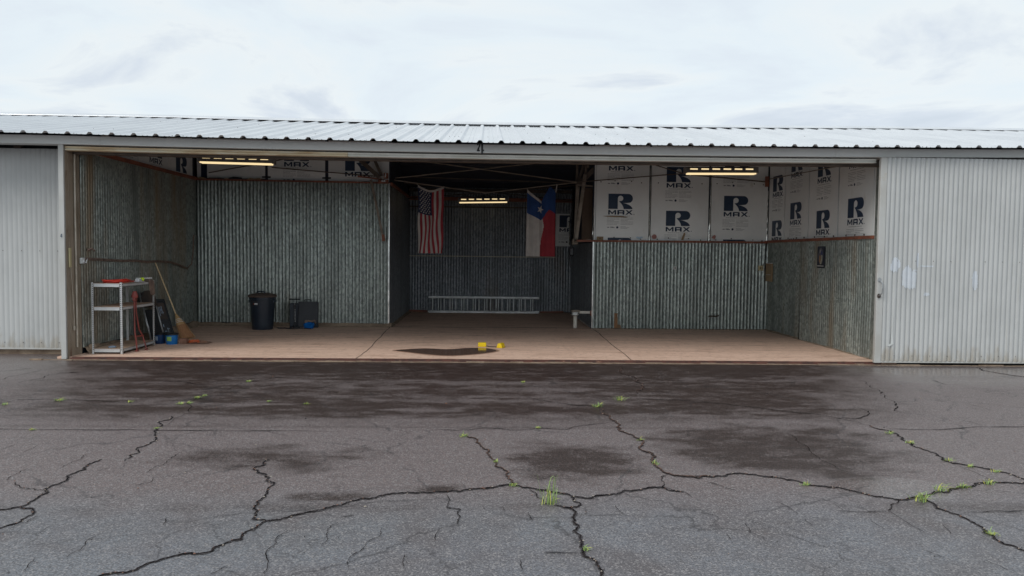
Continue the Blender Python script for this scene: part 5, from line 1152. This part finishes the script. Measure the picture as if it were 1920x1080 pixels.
# stickers on the boards
b = B(); b.poly(arc(3.60, 1.985, .052, .052, 0, 345, 20), lambda u, v, d: (u, YB - .003 - d, v), .003); tag(b.build('sticker', 'pinks'), 'round faded pink sticker low on the middle printed board', 'sticker', 'stickers on the insulation boards')
b = B(); b.poly([(0, .03), (.02, .055), (.05, .05), (.07, .04), (.09, .05), (.12, .055), (.145, .035), (.11, .018), (.08, .005), (.072, .0), (.06, .008), (.03, .016)], lambda u, v, d: (3.205 + u * 1.05, YB - .003 - d, 1.93 + v), .003); tag(b.build('sticker', 'wings'), 'small pale blue winged sticker on the left printed board', 'sticker', 'stickers on the insulation boards')
b = B(); b.poly([(0, 0), (.05, .0), (.09, .12), (.085, .16), (.06, .155), (.02, .05)], lambda u, v, d: (4.18 + u, YB - .004 - d, 1.925 + v), .003); tag(b.build('sticker', 'card'), 'slanted tan scrap stuck on the middle printed board', 'sticker', 'stickers on the insulation boards')
b = B(); b.poly([(0, .05), (.02, .09), (.06, .11), (.09, .09), (.08, .04), (.05, .0), (.04, .03)], lambda u, v, d: (4.845 + u, YB - .004 - d, 1.93 + v), .003); tag(b.build('sticker', 'pinks'), 'hook shaped brown sticker beside the wide foil seam', 'sticker', 'stickers on the insulation boards')
b = B(); b.box(2.36, YB - .004, 1.895, 2.50, YB + .0, 1.975); tag(b.build('sticker', 'card'), 'tan card square at the lower left of the left printed board', 'sticker', 'stickers on the insulation boards')
b = B(); b.poly([(0, .012), (.12, .022), (.4, .02), (.55, .0), (.5, -.012), (.1, .0)], lambda u, v, d: (2.48 + u, YB - .003 - d, 2.40 + v), .003); tag(b.build('torn_tape', 'card'), 'long torn tan streak across the left printed board under its logo', 'tape')
# white pipe stand beside the right corner, bar and red clamp
ps = empty('pipe_stand', (1.93, 4.85, 0), 'short white pipe with grey cap standing at the right corner of the centre bay', 'pipe')
b = B(); b.lathe([(.044, 0), (.043, .01), (.043, .265), (.046, .28)], (1.93, 4.85, 0), 20); b.build('pipe', 'pipe', ps, smooth=True)
b = B(); b.lathe([(.046, .28), (.075, .285), (.078, .30), (.06, .325), (.078, .33), (.078, .345), (.05, .35)], (1.93, 4.85, 0), 20); b.build('clamp', 'fascia', ps, smooth=True)
b = B(); b.lathe([(.05, .262), (.062, .265), (.062, .279)], (1.93, 4.85, 0), 16); b.box(1.845, 4.78, .352, 2.02, 4.92, .395, bev=.006); b.build('cap', 'steel', ps)
b = B(); b.bar((2.02, 4.83, .345), (2.24, 4.81, .345), .05, .05); b.build('bar', 'pipe', ps)
b = B(); b.lathe([(.05, -.02), (.056, 0), (.05, .02)], (0, 0, 0), 14); b.v = [(2.27 + v[2] * 1.2, 4.80 + v[1] * .8, .33 + v[0] * 1.1) for v in b.v]; b.build('red_clamp', 'redsteel', ps)
b = B(); b.tube([(1.96, 4.88, .22), (2.12, 4.95, .12), (2.25, 5.0, .02)], .006, 6); b.build('stay_wire', 'steel', ps)
b = B(); b.poly([(0, 0), (.15, .0), (.14, .07), (.075, .08), (.07, .32), (.0, .32)], lambda u, v, d: (2.76 + u, YB - .045 - d, .015 + v), .002); b.build('rust_patch', mat('rust_patch', (.26, .13, .06), .8, 0, (.18, .11, .06), 14), hg)
b = B(); b.tube([(4.80, YB - .05, .285), (4.87, YB - .06, .29), (4.96, YB - .05, .285), (5.03, YB - .06, .31)], .018, 6); tag(b.build('vent_hole', 'dusty'), 'dark ragged tear low in the right corrugated wall', 'tear')
